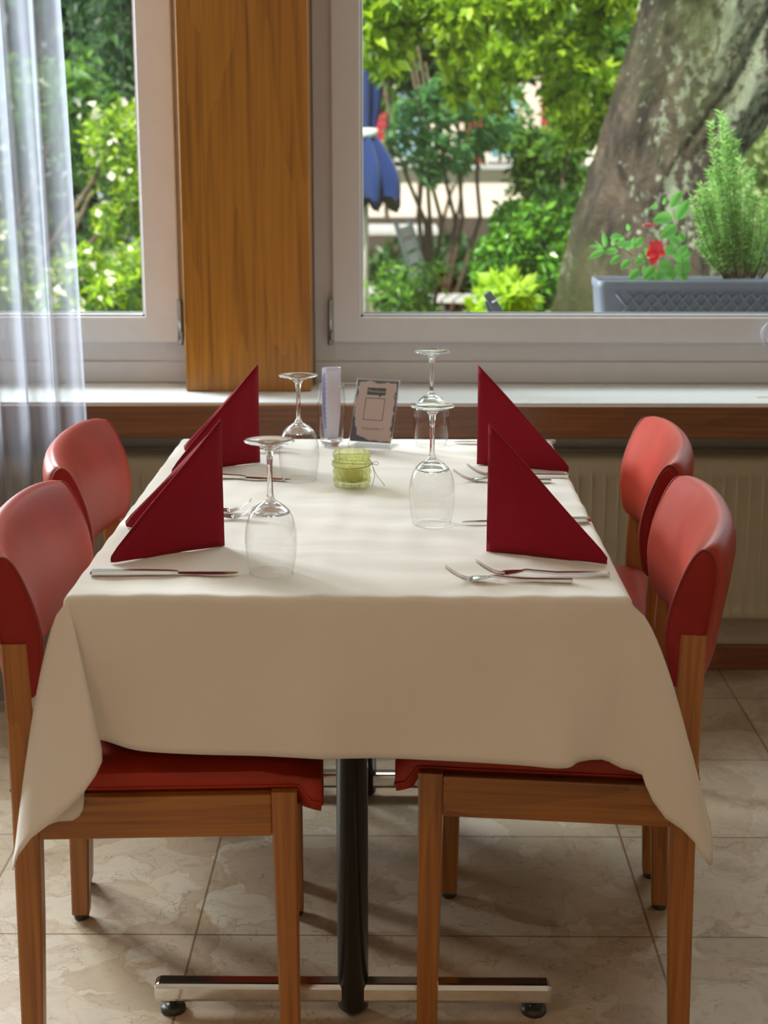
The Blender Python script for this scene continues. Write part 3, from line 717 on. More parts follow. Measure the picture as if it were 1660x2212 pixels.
# tumbler with a rolled paper
def tumbler():
    p = P(717, 962, z=TT); t = empty('glass_tumbler', (p.x, p.y, TT), label='clear tumbler holding a rolled paper beside the menu stand', cat='tumbler')
    H = .127
    lathe_obj('wall', [(.0235, .012), (.0265, .03), (.0290, .055), (.0298, .075), (.0290, .098), (.0268, H)], M['wineglass'], t)
    MB().tube([(.0266 * math.cos(a), .0266 * math.sin(a), H) for a in [2 * PI * k / 48 for k in range(48)]], .0008, 6, closed=True).build('rim', M['stemglass'], t)
    lathe_obj('base', [(.0001, 0), (.0195, 0), (.0212, .0015), (.0228, .0085), (.0236, .014), (.020, .0125), (.0001, .0115)], M['stemglass'], t)
    # rolled sheet, leaning slightly
    a = empty('rolled_paper', (p.x, p.y, TT + .014), label='rolled white sheet with blue print standing in the tumbler', cat='paper')
    cs = [(-.0225, .000), (-.0185, .0050), (-.0130, .0105), (-.006, .0145), (.005, .0155), (.0145, .0120), (.0195, .0045), (.0190, -.0025), (.0130, -.0075), (.004, -.0095), (-.006, -.0110), (-.0120, -.0150)]
    pts = []
    for i in range(len(cs) - 1):
        for q in range(5):
            s_ = q / 5; g = lambda k: cs[max(0, min(len(cs) - 1, k))]
            p0, p1, p2, p3 = g(i - 1), g(i), g(i + 1), g(i + 2)
            pts.append(tuple(.5 * (2 * p1[d] + (p2[d] - p0[d]) * s_ + (2 * p0[d] - 5 * p1[d] + 4 * p2[d] - p3[d]) * s_ ** 2 + (3 * p1[d] - p0[d] - 3 * p2[d] + p3[d]) * s_ ** 3) for d in (0, 1)))
    pts.append(cs[-1])
    rows = []; HH = .150
    for k in range(13):
        z = HH * k / 12; sc = .72 + .28 * min(1, k / 5); lean = .004 * k / 12
        rows.append([(x * sc * .92 + lean, y * sc * .92, z) for x, y in pts])
    m = MB().rings(rows, cap=False, closed=False); o = m.build('sheet', M['paper'], a)
    sd = o.modifiers.new('t', 'SOLIDIFY'); sd.thickness = .0003
    # blue print lines on the inner strip (left, back side of the roll)
    m = MB()
    for k in range(34):
        z = .135 - k * .0034; n0, n1 = (0, 9) if k else (3, 16)
        kk = z / HH * 12; sc = .72 + .28 * min(1, kk / 5); lean = .004 * kk / 12
        for q in range(n0, n1 - (k * 7 % 3 if k else 0)):
            a0, a1 = pts[q], pts[q + 1]
            def W_(pt, zz): return (pt[0] * sc * .92 * .975 + lean + .0004, pt[1] * sc * .92 * .975 - .0005, zz)
            m.add([W_(a0, z), W_(a1, z), W_(a1, z + .0016), W_(a0, z + .0016)], [(0, 1, 2, 3)])
    m.build('printed_lines', M['ink'], a)
    a.rotation_euler = (0, R(-1), 0)
tumbler()

# menu stand
def text_mesh(txt, size, name, m, parent, loc, extr=.00006):
    cu = bpy.data.curves.new(name + '_curve', 'FONT'); cu.body = txt; cu.size = size; cu.align_x = 'CENTER'; cu.align_y = 'CENTER'; cu.extrude = extr
    tmp = bpy.data.objects.new('tmp', cu); COL.objects.link(tmp); bpy.context.view_layer.update()
    me = bpy.data.meshes.new_from_object(tmp.evaluated_get(bpy.context.evaluated_depsgraph_get()))
    bpy.data.objects.remove(tmp); bpy.data.curves.remove(cu)
    o = bpy.data.objects.new(name, me); COL.objects.link(o); me.materials.clear(); me.materials.append(m); o.parent = parent; o.location = loc
    return o
def menu_stand():
    a = P(753, 966, z=TT); b = P(843, 972, z=TT); W = .094; H = .150; lean = R(24)
    c = (a + b) / 2; yaw = math.atan2(b.y - a.y, b.x - a.x) 
    t = empty('menu_stand', (c.x, c.y, TT), yaw, label='clear acrylic stand with a printed table card between tumbler and wine glass', cat='menu stand')
    # acrylic: leaning double sheet + base sheet
    Rm = Matrix.Rotation(-lean, 4, 'X')
    m = MB(); m.box(-W / 2, W / 2, -.0012, 0, .000, H, .0004, 1, M=Rm); m.box(-W / 2, W / 2, .0012, .0022, .018, H, .0004, 1, M=Rm)
    m.build('clear_holder', M['acrylic'], t)
    e = MB()
    for q in ((-W / 2 - .0003, -W / 2 + .0007, 0, H), (W / 2 - .0007, W / 2 + .0003, 0, H), (-W / 2, W / 2, H - .0008, H + .0004)):
        e.box(q[0], q[1], -.0013, .0023, q[2], q[3], M=Rm)
    e.build('polished_edge', M['stemglass'], t)
    MB().box(-W / 2, W / 2, .001, .062, .0002, .0017, .0004, 1).build('base_sheet', M['acrylic'], t)
    # card with grunge border
    cm, nt, bs = newmat('printed_card'); bs.inputs['Roughness'].default_value = .6; L = nt.links
    v = coords(nt); sx = N(nt, 'ShaderNodeSeparateXYZ'); L.new(v, sx.inputs[0])
    def mth(op, a_, b_=None, c_=None):
        n = N(nt, 'ShaderNodeMath', operation=op)
        for i, q in enumerate((a_, b_, c_)):
            if q is None: continue
            if isinstance(q, (int, float)): n.inputs[i].default_value = q
            else: L.new(q, n.inputs[i])
        return n.outputs[0]
    dx = mth('SUBTRACT', W / 2 - .002, mth('ABSOLUTE', sx.outputs['X']))
    dz = mth('SUBTRACT', .066, mth('ABSOLUTE', mth('SUBTRACT', sx.outputs['Z'], .080)))
    dd = mth('MINIMUM', dx, dz)
    # the lower left corner carries a larger stain
    crn = mth('ADD', mth('ADD', sx.outputs['X'], W / 2), mth('MULTIPLY', mth('SUBTRACT', sx.outputs['Z'], .014), .8))
    n1 = N(nt, 'ShaderNodeTexNoise'); n1.inputs['Scale'].default_value = 420; n1.inputs['Detail'].default_value = 6; n1.inputs['Roughness'].default_value = .8; L.new(v, n1.inputs['Vector'])
    n2 = N(nt, 'ShaderNodeTexNoise'); n2.inputs['Scale'].default_value = 60; L.new(v, n2.inputs['Vector'])
    wd = mth('MULTIPLY', n2.outputs['Fac'], .018)
    wd = mth('ADD', wd, mth('MAXIMUM', 0.0, mth('MULTIPLY', mth('SUBTRACT', .048, crn), .50)))
    g = mth('SUBTRACT', wd, dd); g = mth('MULTIPLY_ADD', g, 55.0, .18)
    msk = mth('GREATER_THAN', g, n1.outputs['Fac'])
    mx = N(nt, 'ShaderNodeMixRGB'); L.new(msk, mx.inputs[0]); mx.inputs[1].default_value = (.72, .54, .51, 1); mx.inputs[2].default_value = (.06, .06, .11, 1)
    L.new(mx.outputs[0], bs.inputs['Base Color'])
    cobj = MB().box(-W / 2 + .002, W / 2 - .002, 0, .0006, .014, .146).build('printed_card', cm, t)
    cobj.rotation_euler = (-lean, 0, 0); cobj.location = (0, .0003, 0)
    cobj.location = Rm @ Vector((0, .0003, 0))
    # marks: speech bubble, empty code frame, text
    def onc(name, mb, m): o = mb.build(name, m, cobj); return o
    bb = MB(); bb.box(-.0215, .0195, -.00025, 0, .1150, .1305, .0001, 1); bb.add([(.004, -.0002, .1155), (.012, -.0002, .1155), (.008, -.0002, .1105)], [(0, 1, 2)]); onc('speech_bubble', bb, M['dark_ink'])
    fr = MB(); x0, x1, z0, z1, th = -.0230, .0205, .0605, .1085, .0013
    fr.box(x0, x1, -.0002, 0, z0, z0 + th); fr.box(x0, x1, -.0002, 0, z1 - th, z1); fr.box(x0, x0 + th, -.0002, 0, z0, z1); fr.box(x1 - th, x1, -.0002, 0, z0, z1); onc('code_frame', fr, M['dark_ink'])
    o1 = text_mesh('Menükarte', .0086, 'title', simple('grey_ink', (.50, .46, .46), .7), cobj, (-.001, -.00034, .1228)); o1.rotation_euler = (PI / 2, 0, 0)
    o2 = text_mesh('Tischnummer  7', .0074, 'table_number', M['dark_ink'], cobj, (.001, -.00022, .0425)); o2.rotation_euler = (PI / 2, 0, 0)
menu_stand()

# candle holder
def candle():
    p = P(761, 1049, z=TT); t = empty('candle_holder', (p.x, p.y, TT), label='green pressed-glass tealight holder tied with twine, mid table', cat='candle holder')
    seg = 96; H = .066; rs = []
    def rad(k, z):
        R0 = .0335 if z > .012 else .0325 + .001 * z / .012
        a = k / seg * 14; row = (z - .004) / .0155
        u = abs((a + (0.5 if int(row) % 2 else 0)) % 1 - .5) * 2; v_ = abs(row % 1 - .5) * 2
        return R0 + .0026 * max(0, 1 - max(u, v_)) * (1 if .004 < z < .064 else 0)
    nz = 60
    for i in range(nz + 1):
        z = H * i / nz; rs.append([((rad(k, z) - (.0008 if i in (0, nz) else 0)) * math.cos(2 * PI * k / seg), (rad(k, z) - (.0008 if i in (0, nz) else 0)) * math.sin(2 * PI * k / seg), z) for k in range(seg)])
    for z, r_ in ((H, .0318), (H - .002, .0306), (.016, .0290), (.011, .026), (.0095, .0001)):
        rs.append([((r_ + (.0007 * math.cos(14 * 2 * PI * k / seg + z * 300) if r_ > .027 else 0)) * math.cos(2 * PI * k / seg), (r_) * math.sin(2 * PI * k / seg), z) for k in range(seg)])
    m = MB().rings(rs, cap=True); m.build('glass', M['green_glass'], t)
    c = empty('tealight', (p.x, p.y, TT + .0102), label='pale wax tealight inside the green glass holder', cat='candle')
    lathe_obj('wax', [(.0001, .0005), (.0205, .0005), (.0208, .024), (.0195, .0255), (.004, .0245), (.0001, .0245)], M['wax'], c, 32)
    MB().tube([(0, 0, .024), (.0005, 0, .028), (.0015, 0, .033)], .0006, 6).build('wick', M['dark_ink'], c)
    # twine: band with a bow on the right
    m = MB()
    for k, (za, tl) in enumerate(((.0420, .003), (.0445, -.0045))):
        m.tube([(.0372 * math.cos(a), .0372 * math.sin(a), za + tl * math.sin(a + .4)) for a in [2 * PI * q / 60 for q in range(60)]], .0006, 6, closed=True)
    tw = m.build('twine_band', M['twine'], t)
    m = MB(); b0 = Vector((.0368, -.006, .0415))
    m.tube([b0 + Vector(q) for q in ((0, 0, 0), (.004, -.001, .005), (.009, -.002, .0055), (.0125, -.002, .002), (.010, -.002, -.001), (.005, -.001, .0005), (0, 0, 0))], .00055, 6)
    m.tube([b0 + Vector(q) for q in ((0, 0, 0), (.003, -.003, -.009), (.0055, -.004, -.019), (.003, -.005, -.030), (.000, -.006, -.0405))], .00055, 6)
    m.tube([b0 + Vector(q) for q in ((0, 0, 0), (.005, -.002, -.012), (.010, -.003, -.022), (.017, -.004, -.030), (.024, -.006, -.0395))], [.0005] * 5, 6)
    m.build('twine_bow', M['twine'], tw)
candle()

# small card at the right end of the sill, and the lace hanging at the frame
pc = P(1650, 857, z=.7605)
m = MB().box(-.03, .03, -.012, .012, 0, .0008); o = m.build('small_card', simple('pale_card', (.72, .62, .58), .6), loc=(pc.x + .012, pc.y, .7606)); tag(o, 'small pale card lying on the white sill at the right edge', 'card')
def ribbon():
    p = P(1656, 725, y=3.93); mb = MB()
    for k in range(7):
        a = k * .9; pts = []
        for q in range(14):
            u = q / 13; pts.append((p.x + .012 * math.sin(u * PI) * math.cos(a) * -1 + .004 * k * .5, p.y + .006 * math.sin(a) * u, p.z + .028 - .052 * u + .004 * math.sin(a * 2 + u * 4)))
        mb.tube(pts, .0022, 6)
    mb.tube([(p.x + .006, p.y, p.z + .02), (p.x + .01, 3.95, p.z + .22)], .0009, 6)
    o = mb.build('lace_tassel', M['paper']); tag(o, 'white lace tassel hanging against the window frame at the right edge', 'tassel')
ribbon()

# ---------------- outdoors ----------------
GZ = .10
gm = simple('garden_soil_and_grass', (.10, .12, .04), .95, var=.5, scale=2.2, bst=.4)
struct('ground', MB().box(-30, 30, 4.13, 40, GZ - .1, GZ), gm)

def leaves(name, pts, size, mat_, parent=None, droop=.3, aspect=.45, svar=.4, fold=.25, dirs=None):
    """one mesh of many small folded leaves"""
    pts = np.asarray(pts, float); n = len(pts)
    d = rng.normal(size=(n, 3)) if dirs is None else dirs + rng.normal(size=(n, 3)) * .35
    d[:, 2] -= droop; d /= np.linalg.norm(d, axis=1)[:, None]
    up = rng.normal(size=(n, 3)) * .6 + np.array([0, -.35, 1.0]); s = np.cross(d, up); s /= np.linalg.norm(s, axis=1)[:, None] + 1e-9
    nn = np.cross(s, d); L = size * (1 + svar * (rng.random(n) * 2 - 1)); L = L[:, None]
    a = pts; tip = pts + d * L; mid = pts + d * L * .45 
    l = mid + s * L * aspect * .5 + nn * L * fold * aspect; r = mid - s * L * aspect * .5 + nn * L * fold * aspect
    V = np.stack([a, r, tip, l], 1).reshape(-1, 3)
    me = bpy.data.meshes.new(name); me.vertices.add(4 * n); me.vertices.foreach_set('co', V.ravel())
    idx = np.arange(n)[:, None] * 4; T = np.concatenate([idx, idx + 1, idx + 2, idx, idx + 2, idx + 3], 1).ravel()
    me.loops.add(6 * n); me.loops.foreach_set('vertex_index', T.astype(np.int32))
    me.polygons.add(2 * n); me.polygons.foreach_set('loop_start', np.arange(0, 6 * n, 3, dtype=np.int32)); me.polygons.foreach_set('loop_total', np.full(2 * n, 3, np.int32))
    me.update(calc_edges=True); me.validate()
    o = bpy.data.objects.new(name, me); COL.objects.link(o); me.materials.append(mat_)
    if parent is not None: o.parent = parent
    return o
def blob(c, r, n, shell=.55, lumps=14, lr=.38):
    """points in a lumpy ellipsoid"""
    c = np.array(c); r = np.array(r); out = []
    lc = rng.normal(size=(lumps, 3)); lc /= np.linalg.norm(lc, axis=1)[:, None]; lc *= (.45 + .3 * rng.random((lumps, 1)))
    k = rng.integers(0, lumps, n); d = rng.normal(size=(n, 3)); d /= np.linalg.norm(d, axis=1)[:, None]
    rad = (shell + (1 - shell) * rng.random((n, 1))) * lr * (.7 + .6 * ((k[:, None] * 37 % 11) / 11))
    return c + (lc[k] + d * rad) * r
def pxbox(x0, y0, x1, y1, Y, dy):
    a = P(x0, y0, y=Y); b = P(x1, y1, y=Y); return ((a.x + b.x) / 2, Y, (a.z + b.z) / 2), (abs(b.x - a.x) / 2, dy, abs(a.z - b.z) / 2)
G = {
 'canopy': leafmat('canopy_leaf', [(.02, .07, .005), (.16, .34, .01), (.42, .60, .03), (.05, .14, .008), (.24, .42, .015), (.46, .60, .05)], .5),
 'bright': leafmat('yellow_green_leaf', [(.16, .30, .01), (.30, .48, .02), (.42, .60, .05), (.22, .40, .02)], .55),
 'mid': leafmat('mid_green_leaf', [(.02, .07, .01), (.09, .24, .02), (.18, .36, .04), (.03, .10, .012), (.12, .28, .03)], .45),
 'laurel': leafmat('laurel_leaf', [(.015, .06, .008), (.08, .26, .02), (.18, .42, .03), (.02, .08, .01), (.10, .30, .02)], .35, .2),
 'dark': leafmat('dark_green_leaf', [(.015, .05, .012), (.03, .09, .02), (.05, .13, .02)], .3),
 'teal': leafmat('blue_green_leaf', [(.03, .11, .05), (.08, .24, .08), (.11, .28, .07)], .4),
 'pale': leafmat('pale_green_leaf', [(.30, .38, .16), (.40, .50, .22), (.24, .34, .10)], .4),
 'flower': leafmat('cream_blossom', [(.80, .74, .62), (.90, .86, .74)], .3)}
bark_b = simple('brown_bark', (.10, .07, .045), .9, var=.4, scale=20, bst=.5)

# building across the garden
def house():
    Y = 15.0; t = empty('garden_house', (P(950, 400, y=Y).x, Y, GZ), label='pale house behind the garden shrubs with red shutters and blue-reflecting windows', cat='house')
    ox = t.location.x
    def X(px): return P(px, 330, y=Y).x - ox
    pl = simple('pale_pink_render', (.80, .68, .60), .9, var=.04, scale=5)
    MB().box(X(300), X(1650), 0, 4, .60, 4.6).build('wall', pl, t)
    MB().box(X(300), X(1650), -.02, 4, 0, .60).build('plinth', simple('dark_plinth', (.07, .05, .04), .9), t)
    MB().box(X(300), X(1650), -.10, 0, 1.05, 1.09).build('ledge', simple('grey_ledge', (.45, .45, .47), .8), t)
    m = MB().rings([[(X(270), -.5, 4.55), (X(270), 2, 6.0), (X(270), 4.5, 4.55)], [(X(1680), -.5, 4.55), (X(1680), 2, 6.0), (X(1680), 4.5, 4.55)]], smooth=False); m.build('roof', simple('roof_tile', (.25, .10, .06), .9), t)
    bl, ntb, bb = newmat('reflection_blue_glass'); bb.inputs['Base Color'].default_value = (.25, .48, .62, 1); bb.inputs['Roughness'].default_value = .15  # blue reflection put into the pane colour
    for a, b in ((655, 745), (850, 925), (1052, 1120), (1200, 1260)):
        f = MB(); f.box(X(a), X(b), -.05, 0, 1.12, 2.45, .01); w_ = f.build('window', M['frame'], t)
        mid = (X(a) + X(b)) / 2
        MB().box(X(a) + .04, mid - .02, -.06, -.045, 1.17, 2.40).build('pane', bl, w_); MB().box(mid + .02, X(b) - .04, -.06, -.045, 1.17, 2.40).build('pane', bl, w_)
    sh = simple('red_shutter_paint', (.42, .02, .05), .6)
    for a, b in ((1001, 1041), (1166, 1192), (812, 838), (620, 645)):
        m = MB().box(X(a), X(b), -.09, -.04, 1.10, 2.48, .008)
        for k in range(18): m.box(X(a) + .02, X(b) - .02, -.10, -.085, 1.15 + k * .072, 1.19 + k * .072)
        m.build('shutter', sh, t)
house()

# great tree trunk
def big_tree():
    Y = 6.6; base = P(1390, 680, y=Y)
    t = empty('garden_tree', (base.x, Y, GZ), label='huge leaning tree trunk with mossy lichen-covered bark outside the right window', cat='tree')
    rows = [(760, 1165, 1640), (680, 1203, 1580), (600, 1218, 1568), (500, 1238, 1560), (400, 1268, 1575), (330, 1290, 1606), (250, 1312, 1665), (150, 1346, 1730), (50, 1376, 1790), (-60, 1402, 1860), (-200, 1440, 1960), (-400, 1500, 2080), (-700, 1600, 2220)]
    V = []; 
    for k in range(len(rows) - 1):
        for q in range(14):
            u = q / 14; r0, r1 = rows[k], rows[k + 1]; V.append([r0[i] + (r1[i] - r0[i]) * u for i in range(3)])
    V.append(list(rows[-1])); SEG = 150; rings = []
    for (py, xa, xb) in V:
        a = P(xa, py, y=Y); b = P(xb, py, y=Y); cx = (a.x + b.x) / 2; rx = (b.x - a.x) / 2; z = (a.z + b.z) / 2
        ring = []
        for j in range(SEG):
            th = 2 * PI * j / SEG; s_ = z * 1.2
            f = .035 * math.sin(5 * th + s_ * .8) + .03 * math.sin(9 * th - s_ * 1.3 + 1) + .018 * math.sin(17 * th + 2 * math.sin(z * 3)) + .012 * math.sin(31 * th + 3 * math.sin(z * 5 + th * 3)) + .010 * math.sin(z * 23 + 7 * math.sin(6 * th)) + .008 * rng.normal() * .5
            # deep cleft facing the window, right of the middle
            f -= .13 * math.exp(-(((th - 4.98 - .10 * math.sin(z * 2)) / .10) ** 2)) * max(0, min(1, (z - 1.0) * 2))
            ring.append((cx + rx * (1 + f) * math.cos(th) - base.x, rx * .9 * (1 + f) * math.sin(th), z - GZ))
        rings.append(ring)
    zb = rings[0][0][2]
    foot = [[(x * 1.25 , y * 1.25, 0) for x, y, z in rings[0]]]
    m = MB().rings(foot + rings)
    mt, nt, b = newmat('lichen_bark'); b.inputs['Roughness'].default_value = .92; L = nt.links; v = coords(nt, (1, 1, .55))
    n1 = N(nt, 'ShaderNodeTexNoise'); n1.inputs['Scale'].default_value = 9; n1.inputs['Detail'].default_value = 7; n1.inputs['Roughness'].default_value = .68; n1.inputs['Distortion'].default_value = .6; L.new(v, n1.inputs['Vector'])
    base_c = ramp(nt, n1.outputs['Fac'], [(.34, (.006, .004, .003)), (.45, (.028, .019, .012)), (.56, (.062, .044, .03)), (.72, (.12, .09, .062))])
    n2 = N(nt, 'ShaderNodeTexNoise'); n2.inputs['Scale'].default_value = 26; n2.inputs['Detail'].default_value = 6; n2.inputs['Roughness'].default_value = .7; L.new(coords(nt, (1, 1, .6), (3, 1, 2)), n2.inputs['Vector'])
    n3 = N(nt, 'ShaderNodeTexNoise'); n3.inputs['Scale'].default_value = 1.9; L.new(coords(nt, (1, 1, .6), (9, 4, 2)), n3.inputs['Vector'])
    ad = N(nt, 'ShaderNodeMath', operation='MULTIPLY_ADD'); L.new(n3.outputs['Fac'], ad.inputs[0]); ad.inputs[1].default_value = .75; L.new(n2.outputs['Fac'], ad.inputs[2])
    mk = ramp(nt, ad.outputs[0], [(.94, (0, 0, 0)), (1.02, (.9, .9, .9))])
    mx = N(nt, 'ShaderNodeMixRGB'); L.new(mk, mx.inputs[0]); L.new(base_c, mx.inputs[1]); mx.inputs[2].default_value = (.22, .25, .17, 1)
    n4 = N(nt, 'ShaderNodeTexNoise'); n4.inputs['Scale'].default_value = 1.6; n4.inputs['Detail'].default_value = 5; L.new(coords(nt, loc=(2, 7, 1)), n4.inputs['Vector'])
    # moss grows low on the left flank
    sx = N(nt, 'ShaderNodeSeparateXYZ'); L.new(coords(nt), sx.inputs[0])
    lf = N(nt, 'ShaderNodeMath', operation='MULTIPLY_ADD'); L.new(sx.outputs['X'], lf.inputs[0]); lf.inputs[1].default_value = -.45; L.new(n4.outputs['Fac'], lf.inputs[2])
    mk2 = ramp(nt, lf.outputs[0], [(.52, (0, 0, 0)), (.68, (.85, .85, .85))])
    m2 = N(nt, 'ShaderNodeMixRGB'); L.new(mk2, m2.inputs[0]); L.new(mx.outputs[0], m2.inputs[1]); m2.inputs[2].default_value = (.040, .048, .008, 1)
    v5 = N(nt, 'ShaderNodeTexVoronoi'); v5.inputs['Scale'].default_value = 9; L.new(coords(nt), v5.inputs['Vector'])
    l5 = N(nt, 'ShaderNodeMath', operation='LESS_THAN'); L.new(v5.outputs['Distance'], l5.inputs[0]); l5.inputs[1].default_value = .09
    m6 = N(nt, 'ShaderNodeMixRGB'); L.new(l5.outputs[0], m6.inputs[0]); L.new(m2.outputs[0], m6.inputs[1]); m6.inputs[2].default_value = (.22, .23, .17, 1)
    L.new(m6.outputs[0], b.inputs['Base Color']); bump(nt, b, n1.outputs['Fac'], 1.0, .05)
    m.build('trunk', mt, t)
    # boughs overhead and their hanging leaves
    br = MB()
    for (x0, z0, x1, y1, z1) in ((.1, 2.9, -2.0, .5, 3.6), (.2, 3.1, -1.1, -.6, 3.9), (.3, 3.2, 1.6, .2, 4.2)):
        br.tube([(x0, 0, z0), ((x0 + x1) / 2, y1 * .5, (z0 + z1) / 2 + .2), (x1, y1, z1)], [.10, .07, .03], 10)
    br.build('bough', mt, t)
    pts = []
    for (x0, y0, x1, y1, Y_, k) in ((760, -160, 900, 200, 6.6, 1300), (880, -160, 1080, 150, 6.9, 1500), (1060, -160, 1230, 110, 7.0, 1200), (1200, -160, 1400, 60, 7.4, 1000), (930, 40, 1010, 240, 7.6, 500), (1130, 20, 1340, 260, 7.7, 1700), (990, 40, 1170, 250, 8.2, 700)):
        c, r = pxbox(x0, y0, x1, y1, Y_, .5); q = blob(c, np.array(r) * 1.0, k, lumps=12); pts.append(q)
    pts = np.concatenate(pts) - np.array([base.x, Y, GZ])
    leaves('foliage', pts, .066, G['canopy'], t, droop=.9, aspect=.55)
    crown = blob((1.9, 5.6, 3.9), (1.5, .9, .7), 5200, lumps=26, lr=.42) - np.array([base.x, Y, GZ])
    leaves('crown', crown, .11, G['mid'], t, droop=.6, aspect=.55)  # unseen leaves above the view, added to shade the trunk
big_tree()

def shrub(name, label, cat, boxes, mkey, size, stems=0, droop=.2, aspect=.45, group=None, flowers=0, ground=True, dens=1.0):
    c0 = pxbox(*boxes[0][:4], boxes[0][4], boxes[0][5])[0]; o = (c0[0], boxes[0][4], GZ)
    t = empty(name, o, label=label, cat=cat, group=group); pts = []
    for (x0, y0, x1, y1, Y, dy, n) in boxes:
        c, r = pxbox(x0, y0, x1, y1, Y, dy); pts.append(blob(c, np.array(r) * 1.08, int(n * dens)))
    pts = np.concatenate(pts); leaves('foliage', pts - np.array(o), size, G[mkey], t, droop=droop, aspect=aspect)
    if flowers:
        k = rng.integers(0, len(pts), flowers); leaves('blossom', pts[k] - np.array(o) + [0, -.06, .02], size * .9, G['flower'], t, aspect=.9)
    for i in range(max(1, stems)):
        q = pts[int(rng.integers(0, len(pts)))] - np.array(o); bx = (rng.random() - .5) * .25
        MB().tube([(bx, 0, 0), (bx * 1.5 + q[0] * .35, q[1] * .3, q[2] * .45), (q[0] * .9, q[1] * .8, q[2] * .95)], [.022, .016, .008], 8).build('stem', bark_b, t)
    return t
g_ = 'garden trees and shrubs'
shrub('background_tree', 'dark green tree mass far behind the house, seen through the left window', 'tree', [(-420, -500, 460, 620, 13, 1.2, 9000)], 'dark', .16, 2)
shrub('background_tree', 'mid green tree crown above the pale house, seen through the right window', 'tree', [(740, -20, 1120, 265, 13.2, .5, 2400), (1040, -20, 1420, 200, 13.3, .5, 2000), (1350, -20, 1800, 420, 13.2, .5, 2400)], 'mid', .13, 3)
shrub('background_tree', 'dark tree standing behind the yellow-green leaves at the upper left of the right window', 'tree', [(760, -70, 980, 255, 11.8, .4, 2200), (940, -70, 1180, 190, 11.8, .4, 1700)], 'dark', .12, 2)
# many-stemmed shrub with feathery blue-green branches
def stem_shrub():
    Y = 9.0; b = P(935, 505, y=Y); t = empty('multi_stem_shrub', (b.x, Y, GZ), label='shrub of thin bare stems with feathery blue-green leaves before the pale house', cat='shrub')
    for (x0, y0, x1, y1) in ((920, 480, 852, 300), (930, 490, 925, 290), (955, 480, 925, 340), (985, 480, 955, 330), (1000, 470, 990, 270), (1038, 470, 1030, 320), (905, 470, 930, 250)):
        p0, p1 = P(x0, y0, y=Y), P(x1, y1, y=Y + .1); dx = (rng.random() - .5) * .1
        MB().tube([(dx, 0, 0), (p0.x - b.x, 0, p0.z - GZ), ((p0.x + p1.x) / 2 - b.x - .01, 0, (p0.z + p1.z) / 2 - GZ), (p1.x - b.x, .05, p1.z - GZ), (p1.x - b.x - .1, .05, p1.z - GZ + .5)], [.017, .013, .011, .009, .006], 8).build('stem', bark_b, t)
    pts = []; dirs = []
    for (x0, y0, x1, y1) in ((830, 300, 1050, 215), (815, 330, 960, 285), (870, 345, 1000, 300), (960, 250, 1120, 210), (840, 255, 940, 205), (900, 215, 1010, 170), (1010, 300, 1090, 270), (900, 380, 960, 330), (975, 350, 1040, 300)):
        A, B = P(x0, y0, y=Y - .2), P(x1, y1, y=Y - .1)
        for k in range(150):
            u = rng.random(); w_ = .10 * (1 - abs(2 * u - 1) * .5); q = A.lerp(B, u); pts.append((q.x + rng.normal() * .02, q.y + rng.normal() * .08, q.z + rng.normal() * w_ * .45)); dirs.append(((B - A).normalized().x * .8, 0, rng.normal() * .6))
    leaves('foliage', np.array(pts) - [b.x, Y, GZ], .075, G['teal'], t, dirs=np.array(dirs), aspect=.35)
stem_shrub()
shrub('leafy_shrub', 'glossy green laurel bush left of the big trunk', 'shrub', [(1020, 430, 1240, 690, 7.3, .45, 5600), (1090, 400, 1260, 560, 7.8, .4, 2200)], 'laurel', .048, 3)
shrub('leafy_shrub', 'light green shrub climbing behind the laurel along the trunk', 'shrub', [(1120, 250, 1330, 470, 9.6, .4, 3200), (1040, 240, 1180, 345, 9.6, .3, 600)], 'mid', .062, 2)
shrub('leafy_shrub', 'yellow-green leafy growth high against the left flank of the trunk', 'shrub', [(1180, 90, 1360, 330, 8.5, .3, 1900)], 'canopy', .058, 2)
shrub('leafy_shrub', 'low bright fern-like plant at the foot of the laurel, right of the grey clip', 'shrub', [(1010, 600, 1180, 720, 6.3, .3, 700)], 'bright', .07, 1, droop=0)
shrub('leafy_shrub', 'low olive shrub in front of the garden table at lower left of the right window', 'shrub', [(800, 550, 960, 720, 7.4, .3, 750)], 'mid', .05, 3, droop=-.3)
shrub('leafy_shrub', 'dark undergrowth behind the garden table', 'shrub', [(760, 500, 1080, 700, 10.9, .35, 2600)], 'dark', .10, 2)
shrub('leafy_shrub', 'pale green shrub behind the rosemary at the right edge', 'shrub', [(1580, 240, 1760, 520, 9.0, .4, 1500)], 'pale', .08, 2)
shrub('leafy_shrub', 'sunlit yellow-green bush filling the lower part of the left window', 'shrub', [(-260, 430, 120, 740, 7.4, .5, 3400), (90, 520, 360, 740, 7.0, .5, 3600), (170, 200, 380, 560, 7.8, .45, 3600)], 'canopy', .048, 3, flowers=420)
shrub('leafy_shrub', 'mid green bush behind the sheer curtain', 'shrub', [(-420, 100, 230, 520, 8.8, .6, 3800), (110, 60, 240, 420, 8.6, .4, 700)], 'mid', .085, 3, flowers=60)
shrub('conifer', 'dark conifer at the upper part of the left window', 'tree', [(130, -260, 420, 330, 9.6, .6, 4200)], 'dark', .10, 1, droop=.9, aspect=.2)

